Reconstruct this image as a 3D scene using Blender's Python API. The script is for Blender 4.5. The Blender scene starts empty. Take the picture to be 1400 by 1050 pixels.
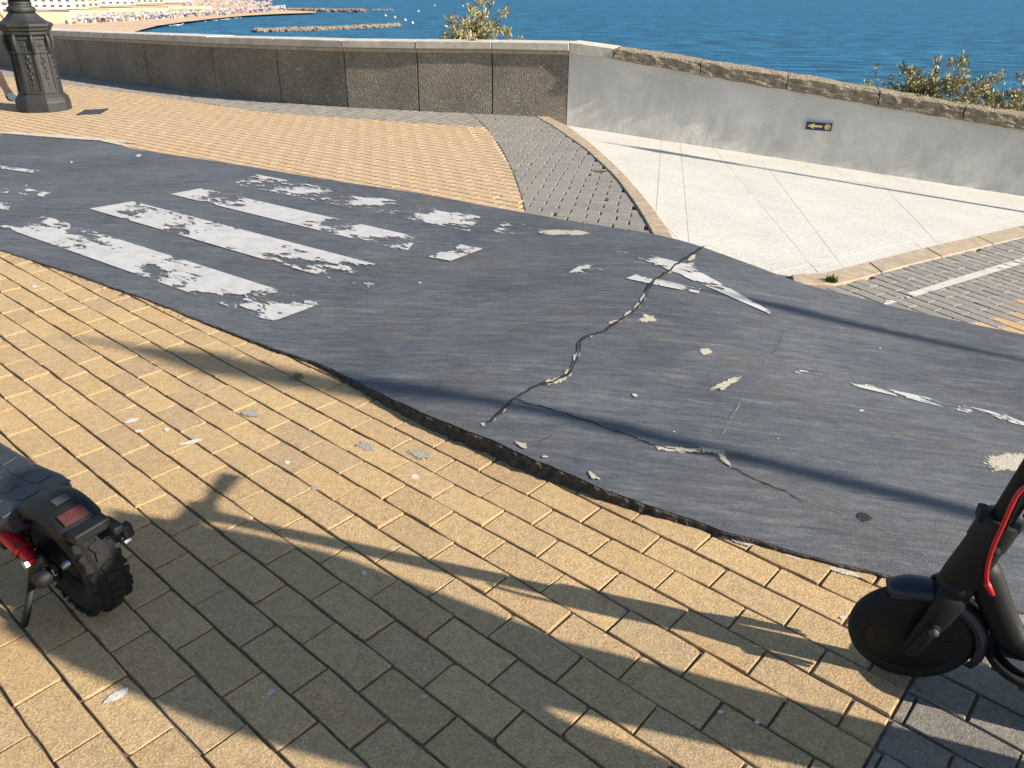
import bpy, bmesh, math, random
from mathutils import Vector, Matrix, noise as mnoise
random.seed(7)
R = math.radians
scene = bpy.context.scene
col = scene.collection

# ------------------------------------------------------------------ camera
F, PITCH, ROLL, CH = 1085.0, R(26.6), 0.0105985, 1.34660
FW = Vector((0, math.cos(PITCH), -math.sin(PITCH)))
UP0 = Vector((0, math.sin(PITCH), math.cos(PITCH)))
RT = Vector((1, 0, 0)) * math.cos(ROLL) + UP0 * math.sin(ROLL)
UP = -Vector((1, 0, 0)) * math.sin(ROLL) + UP0 * math.cos(ROLL)
CAM = Vector((0, 0, CH))
cd = bpy.data.cameras.new('camera')
cd.sensor_width = 36.0
cd.lens = 36.0 * F / 1400.0
cd.clip_start, cd.clip_end = 0.05, 40000
cam = bpy.data.objects.new('camera', cd)
col.objects.link(cam)
m3 = Matrix((RT, UP, -FW)).transposed()
cam.matrix_world = Matrix.Translation(CAM) @ m3.to_4x4()
scene.camera = cam

# ------------------------------------------------------------------ light
SUN_AZ, SUN_EL = R(-20.0), R(28.0)          # direction towards the sun, from +X anticlockwise
SD = Vector((math.cos(SUN_EL) * math.cos(SUN_AZ), math.cos(SUN_EL) * math.sin(SUN_AZ), math.sin(SUN_EL)))
w = bpy.data.worlds.new('World')
scene.world = w
w.use_nodes = True
wn = w.node_tree
sky = wn.nodes.new('ShaderNodeTexSky')
sky.sky_type = 'NISHITA'
sky.sun_disc = False
sky.sun_elevation = SUN_EL
sky.sun_rotation = math.atan2(SD.x, SD.y)
sky.air_density, sky.dust_density, sky.ozone_density = 1.0, 0.6, 1.0
wn.links.new(sky.outputs[0], wn.nodes['Background'].inputs[0])
wn.nodes['Background'].inputs[1].default_value = 0.085
sl = bpy.data.lights.new('sun', 'SUN')
sl.energy, sl.angle, sl.color = 5.0, R(0.53), (1.0, 0.90, 0.76)
so = bpy.data.objects.new('sun', sl)
col.objects.link(so)
so.rotation_euler = SD.to_track_quat('Z', 'Y').to_euler()
so.location = SD * 60
scene.view_settings.view_transform = 'Standard'
scene.view_settings.look = 'None'
scene.view_settings.gamma = 1
scene.view_settings.exposure = 0.98

# ------------------------------------------------------------------ photograph pixel -> direction -> point
def rayd(u, v): return FW + RT * ((u - 700) / F) + UP * ((525 - v) / F)
def proj(p):
    d = Vector(p) - CAM
    z = d.dot(FW)
    if z < 0.05: return None
    return 700 + F * d.dot(RT) / z, 525 - F * d.dot(UP) / z, z
def softplus(x, w): 
    return w * math.log1p(math.exp(max(-40, min(40, x / w))))
def zt(x, y):                                # promenade surface: level, then ramping down to the right
    return -0.085 * (softplus(x - 1.0, .22) - softplus(x - 8.0, .5))
def z0(x, y): return 0.0
def hump(x, y):
    d = x * 0.885 - (y - 2.4) * 0.466
    return 0.012 + 0.045 * math.exp(-(d / 0.7) ** 2)
def pz(x, y): return zt(x, y) + hump(x, y)   # top of the asphalt path
def slabz(x, y): return -0.085 - 0.094 * (x - 0.6)
def rz(x, y): return zt(x, y) - 0.12         # brick area on the right, a step below its kerb
def hit(u, v, zf=z0):
    d = rayd(u, v); z = zf(0, 5)
    for _ in range(25):
        t = (z - CH) / d.z
        p = CAM + d * t
        z = 0.5 * z + 0.5 * zf(p.x, p.y)
    t = (z - CH) / d.z
    p = CAM + d * t
    return Vector((p.x, p.y, zf(p.x, p.y)))
def z_on_vertical(P, v):                     # height above P that projects to image row v
    lo, hi = -1.0, 4.0
    for _ in range(40):
        m = (lo + hi) / 2
        q = proj((P[0], P[1], m))
        if q is None or q[1] < v: hi = m
        else: lo = m
    return lo

# ------------------------------------------------------------------ helpers
def link(name, me, mat=None, parent=None):
    o = bpy.data.objects.new(name, me)
    col.objects.link(o)
    if mat is not None and me is not None and len(me.materials) == 0: me.materials.append(mat)
    if parent is not None: o.parent = parent
    return o
def tag(o, label, cat, group=None):
    o['label'] = label; o['category'] = cat
    if group: o['group'] = group
    return o
def struct(o, label=None):
    o['kind'] = 'structure'
    if label: o['label'] = label
    return o
def empty(name, M=None):
    o = bpy.data.objects.new(name, None)
    col.objects.link(o)
    o.empty_display_size = 0.05
    if M is not None: o.matrix_world = M
    return o
def mesh(name, verts, faces, smooth=False):
    me = bpy.data.meshes.new(name)
    me.from_pydata([tuple(v) for v in verts], [], faces)
    if smooth:
        for p in me.polygons: p.use_smooth = True
    me.update()
    return me
class MB:
    def __init__(s): s.v = []; s.f = []
    def add(s, vs, fs, M=None):
        b = len(s.v)
        s.v += [tuple((M @ Vector(q)) if M is not None else q) for q in vs]
        s.f += [tuple(b + i for i in f) for f in fs]
        return s
    def box(s, c, d, M=None, rz_=0.0):
        cx, cy, cz = c; a, b, e = d[0] / 2, d[1] / 2, d[2] / 2
        cs, sn = math.cos(rz_), math.sin(rz_)
        vs = []
        for k in (-e, e):
            for (i, j) in ((-a, -b), (a, -b), (a, b), (-a, b)):
                vs.append((cx + i * cs - j * sn, cy + i * sn + j * cs, cz + k))
        return s.add(vs, [(3, 2, 1, 0), (4, 5, 6, 7), (0, 1, 5, 4), (1, 2, 6, 5), (2, 3, 7, 6), (3, 0, 4, 7)], M)
    def sweep(s, pts, rad, n=10, cap=True, sq=None, M=None):
        pts = [Vector(p) for p in pts]
        if not hasattr(rad, '__len__'): rad = [rad] * len(pts)
        vs, fs = [], []
        ref = None
        for i, p in enumerate(pts):
            t = (pts[min(i + 1, len(pts) - 1)] - pts[max(i - 1, 0)]).normalized()
            if ref is None:
                ref = t.cross(Vector((0, 1, 0)))
                if ref.length < 0.1: ref = t.cross(Vector((1, 0, 0)))
            a = (ref - t * ref.dot(t)).normalized(); ref = a
            b = t.cross(a)
            for k in range(n):
                th = 2 * math.pi * k / n
                r1 = rad[i]; r2 = rad[i] * (sq if sq else 1)
                vs.append(p + a * (math.cos(th) * r1) + b * (math.sin(th) * r2))
        for i in range(len(pts) - 1):
            for k in range(n):
                k2 = (k + 1) % n
                fs.append((i * n + k, i * n + k2, (i + 1) * n + k2, (i + 1) * n + k))
        if cap:
            fs.append(tuple(reversed(range(n)))); fs.append(tuple(range((len(pts) - 1) * n, len(pts) * n)))
        return s.add(vs, fs, M)
    def lathe(s, prof, n=32, M=None, closed=False, phase=0.0):   # prof: (radius, height) about local Z
        vs, fs = [], []
        for (r, h) in prof:
            for k in range(n):
                th = 2 * math.pi * k / n + phase
                vs.append((r * math.cos(th), r * math.sin(th), h))
        m = len(prof)
        for i in range(m if closed else m - 1):
            j = (i + 1) % m
            for k in range(n):
                k2 = (k + 1) % n
                fs.append((i * n + k, i * n + k2, j * n + k2, j * n + k))
        if not closed:
            if prof[0][0] > 1e-5: fs.append(tuple(reversed(range(n))))
            if prof[-1][0] > 1e-5: fs.append(tuple(range((m - 1) * n, m * n)))
        return s.add(vs, fs, M)
    def build(s, name, mat, parent=None, smooth=False, bevel=0.0, auto=None):
        me = mesh(name, s.v, s.f, smooth)
        if bevel > 0:
            bm = bmesh.new(); bm.from_mesh(me)
            bmesh.ops.bevel(bm, geom=[e for e in bm.edges if len(e.link_faces) == 2 and e.calc_face_angle(0) > 0.5], offset=bevel, segments=2, affect='EDGES', profile=0.5)
            bm.to_mesh(me); bm.free()
        o = link(name, me, mat, parent)
        if smooth and auto is not None:
            try: me.set_sharp_from_angle(angle=auto)
            except Exception: pass
        return o
YAX = Matrix.Rotation(math.pi / 2, 4, 'X')   # lathe axis Z -> Y

# ------------------------------------------------------------------ materials
class NT:
    def __init__(s, name):
        s.m = bpy.data.materials.new(name); s.m.use_nodes = True
        s.t = s.m.node_tree; s.b = s.t.nodes['Principled BSDF']; s.out = s.t.nodes['Material Output']
        s.geo = s.t.nodes.new('ShaderNodeNewGeometry')
        s.pos = s.geo.outputs['Position']
    def n(s, ty): return s.t.nodes.new(ty)
    def l(s, a, b): s.t.links.new(a, b)
    def put(s, sock, v):
        if isinstance(v, bpy.types.NodeSocket): s.l(v, sock)
        else: sock.default_value = v
    def mapping(s, rot=(0, 0, 0), sc=(1, 1, 1), vec=None, loc=(0, 0, 0)):
        q = s.n('ShaderNodeMapping'); q.inputs['Rotation'].default_value = rot; q.inputs['Scale'].default_value = sc
        q.inputs['Location'].default_value = loc
        # rotate first, then stretch
        q.vector_type = 'POINT'
        if rot != (0, 0, 0):
            r = s.n('ShaderNodeMapping'); r.inputs['Rotation'].default_value = rot
            s.l(vec or s.pos, r.inputs[0]); q.inputs['Rotation'].default_value = (0, 0, 0)
            s.l(r.outputs[0], q.inputs[0])
        else: s.l(vec or s.pos, q.inputs[0])
        return q.outputs[0]
    def noise(s, scale, detail=4, rough=.55, vec=None, dist=0.0):
        q = s.n('ShaderNodeTexNoise'); s.l(vec or s.pos, q.inputs['Vector'])
        q.inputs['Scale'].default_value = scale; q.inputs['Detail'].default_value = detail
        q.inputs['Roughness'].default_value = rough; q.inputs['Distortion'].default_value = dist
        return q.outputs[0]
    def voro(s, scale, vec=None, feat='F1', rnd=1.0):
        q = s.n('ShaderNodeTexVoronoi'); q.feature = feat; s.l(vec or s.pos, q.inputs['Vector'])
        q.inputs['Scale'].default_value = scale; q.inputs['Randomness'].default_value = rnd
        return q
    def ramp(s, fac, stops, interp='LINEAR'):
        q = s.n('ShaderNodeValToRGB'); q.color_ramp.interpolation = interp
        e = q.color_ramp.elements
        while len(e) < len(stops): e.new(0.5)
        for i, (p, c) in enumerate(stops):
            e[i].position = p
            e[i].color = (c[0], c[1], c[2], 1) if hasattr(c, '__len__') else (c, c, c, 1)
        s.l(fac, q.inputs[0]); return q.outputs[0]
    def mix(s, fac, a, b, mode='MIX'):
        q = s.n('ShaderNodeMix'); q.data_type = 'RGBA'; q.blend_type = mode
        s.put(q.inputs[0], fac)
        for i, v in ((6, a), (7, b)):
            if isinstance(v, bpy.types.NodeSocket): s.l(v, q.inputs[i])
            else: q.inputs[i].default_value = (v[0], v[1], v[2], 1) if hasattr(v, '__len__') else (v, v, v, 1)
        return q.outputs[2]
    def math(s, op, a, b=0.0, clamp=False):
        q = s.n('ShaderNodeMath'); q.operation = op; q.use_clamp = clamp
        s.put(q.inputs[0], a); s.put(q.inputs[1], b); return q.outputs[0]
    def attr(s, name):
        q = s.n('ShaderNodeAttribute'); q.attribute_name = name; return q
    def bump(s, h, dist=0.002, strength=1.0, normal=None):
        q = s.n('ShaderNodeBump'); q.inputs['Strength'].default_value = strength; q.inputs['Distance'].default_value = dist
        s.l(h, q.inputs['Height'])
        if normal is not None: s.l(normal, q.inputs['Normal'])
        return q.outputs[0]
    def fin(s, color, rough=.8, normal=None, metal=0.0, spec=None):
        if isinstance(color, bpy.types.NodeSocket): s.l(color, s.b.inputs['Base Color'])
        else: s.b.inputs['Base Color'].default_value = (*color, 1)
        s.put(s.b.inputs['Roughness'], rough)
        s.b.inputs['Metallic'].default_value = metal
        if spec is not None: s.b.inputs['Specular IOR Level'].default_value = spec
        if normal is not None: s.l(normal, s.b.inputs['Normal'])
        return s.m

def brick_mat(name, cols, stain, stain_amt=.5, pit=1.0):
    t = NT(name)
    oi = t.n('ShaderNodeObjectInfo')
    rnd = t.math('FRACT', t.math('ADD', oi.outputs['Random'], t.attr('rnd').outputs['Fac']))
    base = t.ramp(rnd, [(i / (len(cols) - 1), c) for i, c in enumerate(cols)])
    big = t.noise(2.3, 5, .6)
    base = t.mix(t.math('MULTIPLY', t.ramp(big, [(.42, 0), (.72, 1)]), stain_amt), base, stain)
    mid = t.noise(38, 6, .7)
    base = t.mix(.55, base, t.ramp(mid, [(.3, .62), (.55, 1.0), (.75, 1.18)]), 'MULTIPLY')
    fine = t.noise(420, 3, .7)
    base = t.mix(.75, base, t.ramp(fine, [(.32, .55), (.5, 1.04), (.68, 1.45)]), 'MULTIPLY')
    gr_ = t.noise(170, 4, .75, vec=t.mapping(loc=(1, 5, 2)))
    base = t.mix(.8, base, t.ramp(gr_, [(.34, .64), (.5, 1.06), (.64, 1.4)]), 'MULTIPLY')
    # scattered grey scuffs with a shape of their own
    sc = t.noise(5.5, 7, .75, vec=t.mapping(loc=(3.1, 7.7, 0)))
    base = t.mix(t.math('MULTIPLY', t.ramp(sc, [(.63, 0), (.7, 1)]), .5), base, (.30, .285, .26))
    lw = t.noise(30, 8, .78, vec=t.mapping(loc=(9, 2, 0)))
    h = t.math('ADD', t.math('ADD', t.math('MULTIPLY', t.noise(300, 4, .75), .5), t.math('MULTIPLY', gr_, .9)), t.math('MULTIPLY', lw, 1.2))
    return t.fin(base, .92, t.bump(h, .0042 * pit), spec=.25)
M = {}
M['brick'] = brick_mat('yellow_brick', [(.42, .29, .155), (.50, .35, .18), (.45, .32, .175), (.52, .365, .19), (.41, .30, .175), (.48, .33, .165)], (.37, .275, .17), .45)
M['brick_far'] = brick_mat('yellow_brick_worn', [(.455, .325, .195), (.48, .345, .21), (.465, .333, .202)], (.43, .315, .205), .3, .6)
M['brick_grey'] = brick_mat('grey_brick', [(.185, .17, .15), (.235, .215, .19), (.21, .19, .165), (.26, .235, .205)], (.29, .26, .22), .5)
M['brick_slate'] = brick_mat('slate_brick', [(.20, .19, .175), (.235, .22, .20), (.215, .20, .185), (.25, .235, .21)], (.27, .24, .205), .4, .7)

def joint_mat():
    t = NT('joint_sand')
    c = t.ramp(t.noise(60, 6, .7), [(.3, (.10, .082, .06)), (.5, (.20, .16, .115)), (.72, (.32, .255, .175))])
    return t.fin(c, .95, t.bump(t.noise(240, 4, .7), .004), spec=.2)
M['joint'] = joint_mat()

def asphalt_mat():
    t = NT('slurry_asphalt')
    v = t.mapping(rot=(0, 0, R(6)), sc=(3.2, 30, 3))
    st = t.noise(1.0, 9, .74, vec=v, dist=1.1)
    c = t.ramp(st, [(.30, (.046, .051, .060)), (.46, (.072, .078, .089)), (.56, (.088, .094, .105)), (.72, (.135, .141, .152))])
    bg = t.noise(1.15, 6, .62)
    c = t.mix(.8, c, t.ramp(bg, [(.3, (.60, .61, .65)), (.5, (1, 1, 1)), (.7, (1.42, 1.4, 1.36))]), 'MULTIPLY')
    br = t.noise(1.9, 6, .68, vec=t.mapping(loc=(4, 1, 0)))
    c = t.mix(t.math('MULTIPLY', t.ramp(br, [(.50, 0), (.68, 1)]), .55), c, (.098, .088, .078))
    du = t.noise(9, 9, .82, vec=t.mapping(rot=(0, 0, R(6)), sc=(.5, 2.6, 1)))
    c = t.mix(t.math('MULTIPLY', t.ramp(du, [(.52, 0), (.70, 1)]), .5), c, (.21, .21, .215))
    dk = t.noise(26, 7, .8, vec=t.mapping(rot=(0, 0, R(6)), sc=(.6, 1.6, 1), loc=(2, 9, 0)))
    c = t.mix(.8, c, t.ramp(dk, [(.30, .62), (.5, 1.0), (.68, 1.3)]), 'MULTIPLY')
    gr_ = t.noise(240, 3, .7)
    c = t.mix(.6, c, t.ramp(gr_, [(.34, .6), (.5, 1.0), (.66, 1.4)]), 'MULTIPLY')
    sp = t.voro(46, feat='F1')
    spk = t.math('LESS_THAN', sp.outputs['Distance'], .05)
    msk = t.ramp(t.noise(2.4, 4, .6), [(.56, 0), (.62, 1)])
    c = t.mix(t.math('MULTIPLY', spk, msk), c, (.36, .34, .31))
    h = t.math('ADD', t.math('MULTIPLY', st, .35), t.math('ADD', t.math('MULTIPLY', gr_, .35), t.math('MULTIPLY', t.noise(7, 7, .72), .9)))
    ro = t.ramp(du, [(.3, .45), (.7, .75)])
    return t.fin(c, ro, t.bump(h, .006), spec=.45)
M['asphalt'] = asphalt_mat()
def simple(name, c, rough=.6, metal=0.0, var=.12, scale=30, bump=0.0, spec=None, obj=False):
    t = NT(name)
    k = t.noise(scale, 5, .6)
    lo = tuple(x * (1 - var) for x in c); hi = tuple(x * (1 + var) for x in c)
    cc = t.ramp(k, [(.3, lo), (.7, hi)])
    nm = t.bump(t.noise(scale * 4, 4, .6), bump) if bump else None
    return t.fin(cc, rough, nm, metal, spec)
M['edge'] = simple('broken_asphalt', (.088, .074, .060), .95, var=.6, scale=45, bump=.02)
M['crack'] = simple('crack_dark', (.012, .011, .011), .95)
M['cream'] = simple('exposed_mortar', (.50, .46, .37), .95, var=.25, scale=60, bump=.006)
M['scuff'] = simple('pale_scuff', (.20, .205, .215), .9, var=.25, scale=50)
M['mortar'] = simple('mortar_strip', (.62, .55, .43), .9, var=.2, scale=20, bump=.004)
def paint_mat(name, c, rotdeg, thr=.5):
    t = NT(name)
    v = t.mapping(rot=(0, 0, R(rotdeg)), sc=(1, 2.0, 1))
    k = t.noise(7.5, 13, .72, vec=v, dist=.3)
    k = t.math('ADD', k, t.attr('wear').outputs['Fac'])
    fac = t.ramp(k, [(thr - .012, 1), (thr + .012, 0)])
    cc = t.mix(t.ramp(t.noise(11, 7, .7), [(.40, 0), (.70, .6)]), c, tuple(x * .62 for x in c))
    cc = t.mix(t.math('MULTIPLY', t.ramp(t.noise(1.0, 8, .75, vec=t.mapping(rot=(0, 0, R(rotdeg)), sc=(4, 40, 1))), [(.58, 0), (.66, 1)]), .35), cc, (.35, .35, .36))
    t.fin(cc, .75, t.bump(t.noise(90, 4, .7), .002))
    tr = t.n('ShaderNodeBsdfTransparent'); mx = t.n('ShaderNodeMixShader')
    t.l(fac, mx.inputs[0]); t.l(tr.outputs[0], mx.inputs[1]); t.l(t.b.outputs[0], mx.inputs[2])
    t.l(mx.outputs[0], t.out.inputs[0])
    return t.m
M['paint'] = paint_mat('worn_white_paint', (.47, .47, .465), 36)
M['paint_r'] = paint_mat('worn_line_paint', (.50, .48, .45), 20, .56)

def peel_mat(name, c, scale=55, thr=.5):
    t = NT(name)
    k = t.math('ADD', t.noise(scale, 8, .74, dist=.4), t.attr('wear').outputs['Fac'])
    fac = t.ramp(k, [(thr - .02, 1), (thr + .02, 0)])
    cc = t.ramp(t.noise(130, 5, .75), [(.3, tuple(x * .45 for x in c)), (.5, c), (.7, tuple(min(.8, x * 1.25) for x in c))])
    t.fin(cc, .95, t.bump(t.noise(160, 5, .7), .006), spec=.2)
    tr = t.n('ShaderNodeBsdfTransparent'); mx = t.n('ShaderNodeMixShader')
    t.l(fac, mx.inputs[0]); t.l(tr.outputs[0], mx.inputs[1]); t.l(t.b.outputs[0], mx.inputs[2])
    t.l(mx.outputs[0], t.out.inputs[0])
    return t.m
M['cream'] = peel_mat('exposed_mortar', (.47, .435, .36), 85)
M['scuff'] = peel_mat('pale_scuff', (.22, .225, .23), 45, .49)
M['dropping'] = peel_mat('white_stain', (.55, .53, .49), 70)
M['stain'] = peel_mat('grey_stain', (.36, .335, .295), 70, .47)
M['mortar'] = peel_mat('mortar_strip', (.54, .49, .40), 30)
def aggregate_mat():
    t = NT('exposed_aggregate')
    v = t.voro(70); pc = t.n('ShaderNodeSeparateColor'); t.l(v.outputs['Color'], pc.inputs[0])
    c = t.ramp(pc.outputs[0], [(0, (.19, .16, .125)), (.35, (.27, .23, .18)), (.6, (.23, .20, .165)), (.86, (.27, .225, .165)), (.96, (.34, .30, .235)), (1, (.50, .46, .39))])
    big = t.noise(1.6, 5, .6)
    c = t.mix(.8, c, t.ramp(big, [(.3, .68), (.6, 1.05), (.8, 1.25)]), 'MULTIPLY')
    h = t.math('SUBTRACT', 1.0, v.outputs['Distance'])
    return t.fin(c, .9, t.bump(h, .012), spec=.3)
M['aggregate'] = aggregate_mat()
M['coping'] = simple('stone_coping', (.50, .46, .395), .85, var=.2, scale=9, bump=.004)
M['ledge'] = simple('sandy_ledge', (.36, .31, .235), .9, var=.25, scale=12, bump=.006)
M['roughcope'] = None
def rough_mat():
    t = NT('rough_stone')
    k = t.noise(16, 8, .75)
    c = t.ramp(k, [(.28, (.13, .105, .075)), (.48, (.30, .25, .18)), (.7, (.47, .40, .30))])
    h = t.math('ADD', t.noise(32, 7, .75), t.math('MULTIPLY', t.voro(55).outputs['Distance'], .6))
    return t.fin(c, .95, t.bump(h, .03), spec=.2)
M['roughcope'] = rough_mat()
def plaster_mat():
    t = NT('cement_plaster')
    k = t.noise(1.9, 7, .66, dist=.5)
    c = t.ramp(k, [(.32, (.50, .485, .45)), (.5, (.56, .54, .50)), (.68, (.66, .63, .575))])
    sv = t.mapping(sc=(4.5, 4.5, 2.4))
    s2 = t.noise(1.0, 7, .7, vec=sv)
    sep = t.n('ShaderNodeSeparateXYZ'); t.l(t.pos, sep.inputs[0])
    low = t.ramp(t.math('ADD', t.math('MULTIPLY', sep.outputs['Z'], 1.0), t.math('MULTIPLY', sep.outputs['X'], .085)), [(.30, 1), (.56, 0)])
    c = t.mix(t.math('MULTIPLY', t.math('MULTIPLY', t.ramp(s2, [(.45, 0), (.65, 1)]), low), .75), c, (.74, .70, .62))
    c = t.mix(t.math('MULTIPLY', t.ramp(t.noise(9, 7, .75), [(.6, 0), (.75, 1)]), .3), c, (.42, .405, .37))
    h = t.math('ADD', t.noise(14, 6, .7), t.math('MULTIPLY', t.noise(2.2, 5, .6), 2.5))
    return t.fin(c, .9, t.bump(h, .012), spec=.25)
M['plaster'] = plaster_mat()
def slab_mat():
    t = NT('pale_terrazzo')
    c = t.ramp(t.noise(2.4, 5, .6), [(.3, (.465, .45, .41)), (.7, (.54, .52, .475))])
    c = t.mix(.8, c, t.ramp(t.noise(52, 6, .85), [(.36, .52), (.5, 1.0), (.62, 1.18)]), 'MULTIPLY')
    c = t.mix(t.math('MULTIPLY', t.ramp(t.noise(1.0, 6, .7, vec=t.mapping(rot=(0, 0, R(20)), sc=(1.2, 9, 1))), [(.55, 0), (.75, 1)]), .35), c, (.46, .425, .36))
    return t.fin(c, .8, t.bump(t.noise(150, 4, .7), .003), spec=.3)
M['slab'] = slab_mat()
M['kerb'] = simple('tan_kerb', (.36, .285, .20), .9, var=.25, scale=14, bump=.004)
M['kerb2'] = simple('tan_kerb_pale', (.335, .27, .19), .9, var=.25, scale=14, bump=.004)
def iron_mat():
    t = NT('cast_iron')
    c = t.ramp(t.noise(7, 6, .7), [(.3, (.022, .024, .024)), (.6, (.036, .038, .036)), (.8, (.062, .061, .056))])
    return t.fin(c, .55, t.bump(t.noise(60, 5, .7), .004), metal=.25, spec=.5)
M['iron'] = iron_mat()
M['hatch'] = simple('hatch_metal', (.055, .055, .06), .6, metal=.3, scale=30)
M['glass'] = simple('frosted_glass', (.75, .73, .66), .3, var=.03)
M['black'] = simple('satin_black', (.0055, .0057, .0062), .58, var=.2, scale=12, bump=.0006, spec=.3)
M['rubber'] = simple('tyre_rubber', (.008, .008, .0085), .8, var=.35, scale=70, bump=.002, spec=.35)
M['plastic'] = simple('black_plastic', (.008, .0085, .0095), .6, var=.2, scale=40, bump=.001, spec=.3)
M['fender'] = simple('blue_black_fender', (.007, .010, .017), .45, var=.2, scale=20)
M['deckrub'] = simple('deck_rubber', (.028, .032, .040), .62, var=.3, scale=60, bump=.002)
M['redmetal'] = simple('anodised_red', (.42, .012, .016), .3, metal=.6, var=.1)
M['redcable'] = simple('red_cable', (.42, .010, .018), .45, var=.1)
M['reddull'] = simple('red_reflector', (.055, .010, .010), .75, var=.3, scale=60)
M['steel'] = simple('bright_steel', (.42, .42, .43), .4, metal=1.0, var=.1)
M['signblue'] = simple('navy_tile', (.020, .018, .075), .35, var=.15)
M['signyellow'] = simple('yellow_glaze', (.66, .56, .13), .45, var=.1)
M['signshell'] = simple('shell_glaze', (.38, .31, .16), .5, var=.2)
M['signmortar'] = simple('pale_mortar', (.55, .535, .50), .9, var=.15)
M['skin'] = simple('skin', (.50, .29, .19), .55, var=.08, scale=20)
M['navy'] = simple('navy_cloth', (.025, .040, .085), .9, var=.2, scale=50)
M['white_shoe'] = simple('white_leather', (.68, .67, .65), .6, var=.06)
M['sock'] = simple('black_sock', (.02, .02, .022), .9)
M['shirt'] = simple('grey_shirt', (.30, .31, .33), .9, var=.1)
M['hair'] = simple('dark_hair', (.03, .02, .015), .6, var=.3, scale=80)
M['pebble'] = simple('pebble', (.42, .40, .36), .9, var=.3)
M['dropping'] = simple('white_stain', (.52, .50, .46), .95, var=.3, scale=120)
M['redbrick'] = simple('red_brick_shard', (.27, .085, .055), .95, var=.3, scale=60, bump=.006)
def leaf_mat(name, cols):
    t = NT(name)
    c = t.ramp(t.noise(23, 3, .6), [(.25 + .5 * i / (len(cols) - 1), q) for i, q in enumerate(cols)])
    t.fin(c, .7)
    return t.m
M['leaf_y'] = leaf_mat('dry_yellow_leaf', [(.24, .23, .09), (.38, .35, .14), (.46, .40, .21)])
M['leaf_g'] = leaf_mat('olive_leaf', [(.11, .13, .045), (.21, .21, .065), (.33, .29, .11)])
M['leaf_dry'] = leaf_mat('dead_leaf', [(.17, .135, .10), (.26, .205, .15), (.35, .28, .21)])
M['leaf_fresh'] = leaf_mat('fresh_leaf', [(.035, .075, .015), (.06, .11, .025), (.10, .14, .04)])
M['twig'] = simple('twig', (.14, .10, .065), .9, var=.3)
def sea_mat():
    t = NT('sea_water')
    sep = t.n('ShaderNodeSeparateXYZ'); t.l(t.pos, sep.inputs[0])
    v1 = t.mapping(rot=(0, 0, R(12)), sc=(.085, .19, 1))
    n1 = t.noise(1.0, 9, .62, vec=v1, dist=.4)
    v2 = t.mapping(rot=(0, 0, R(-8)), sc=(.006, .018, 1))
    n2 = t.noise(1.0, 5, .6, vec=v2)
    c = t.ramp(n2, [(.35, (.014, .100, .185)), (.65, (.018, .122, .225))])
    c = t.mix(.7, c, t.ramp(n1, [(.38, .35), (.5, 1.0), (.62, 1.7)]), 'MULTIPLY')
    h = t.math('ADD', n1, t.math('MULTIPLY', t.noise(1.0, 4, .6, vec=t.mapping(rot=(0, 0, R(20)), sc=(.5, 1.1, 1))), .25))
    return t.fin(c, .5, t.bump(h, 1.6), spec=.15)
M['sea'] = sea_mat()
M['sand'] = simple('beach_sand', (.52, .37, .24), .95, var=.12, scale=.05)
M['sandwall'] = simple('sandstone_wall', (.60, .49, .32), .95, var=.15, scale=.15)
M['rock'] = simple('breakwater_rock', (.17, .145, .115), .95, var=.5, scale=.4)
M['bld_cream'] = simple('cream_render', (.66, .58, .38), .9, var=.06, scale=.2)
M['bld_white'] = simple('white_render', (.72, .69, .62), .9, var=.06, scale=.2)
M['bld_win'] = simple('dark_window', (.09, .10, .12), .3, var=.2, scale=.5)
M['foam'] = simple('foam', (.75, .76, .76), .8, var=.1)
def crowd_mat():
    t = NT('crowd_colours')
    c = t.ramp(t.attr('rnd').outputs['Fac'], [(0, (.52, .48, .45)), (.2, (.10, .12, .22)), (.35, (.45, .32, .26)), (.5, (.28, .12, .11)), (.62, (.62, .58, .54)), (.75, (.18, .25, .36)), (.88, (.42, .35, .22)), (1, (.20, .16, .15))], 'CONSTANT')
    return t.fin(c, .9)
M['crowd'] = crowd_mat()
M['soil'] = simple('coastal_soil', (.24, .19, .125), .95, var=.3, scale=2, bump=.02)
M['paving_far'] = simple('far_paving', (.40, .28, .15), .95, var=.15, scale=5)

# ------------------------------------------------------------------ polylines and clipping (plan view)
def resample(pts, n):
    L = [0]
    for a, b in zip(pts, pts[1:]): L.append(L[-1] + (Vector(b) - Vector(a)).length)
    out = []
    for i in range(n):
        s = L[-1] * i / (n - 1)
        k = 0
        while k < len(L) - 2 and L[k + 1] < s: k += 1
        f = (s - L[k]) / max(1e-9, L[k + 1] - L[k])
        out.append(Vector(pts[k]).lerp(Vector(pts[k + 1]), f))
    return out
def smooth_line(pts, n, it=3):
    q = resample(pts, n)
    for _ in range(it):
        q = [q[0]] + [(q[i - 1] + q[i] * 2 + q[i + 1]) / 4 for i in range(1, n - 1)] + [q[-1]]
    return q
def side_of(pl, x, y):      # signed distance to polyline, + on its left side; also nearest segment
    best = None
    for a, b in zip(pl, pl[1:]):
        dx, dy = b.x - a.x, b.y - a.y
        l2 = dx * dx + dy * dy
        if l2 < 1e-12: continue
        t = max(0, min(1, ((x - a.x) * dx + (y - a.y) * dy) / l2))
        ex, ey = x - a.x - t * dx, y - a.y - t * dy
        d = math.hypot(ex, ey)
        if best is None or d < best[0] - 1e-9:
            best = (d, (dx * (y - a.y) - dy * (x - a.x)) / math.sqrt(l2), a, Vector((dx, dy, 0)).normalized())
    return (best[0] if best[1] >= 0 else -best[0]), best[2], best[3]
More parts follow.
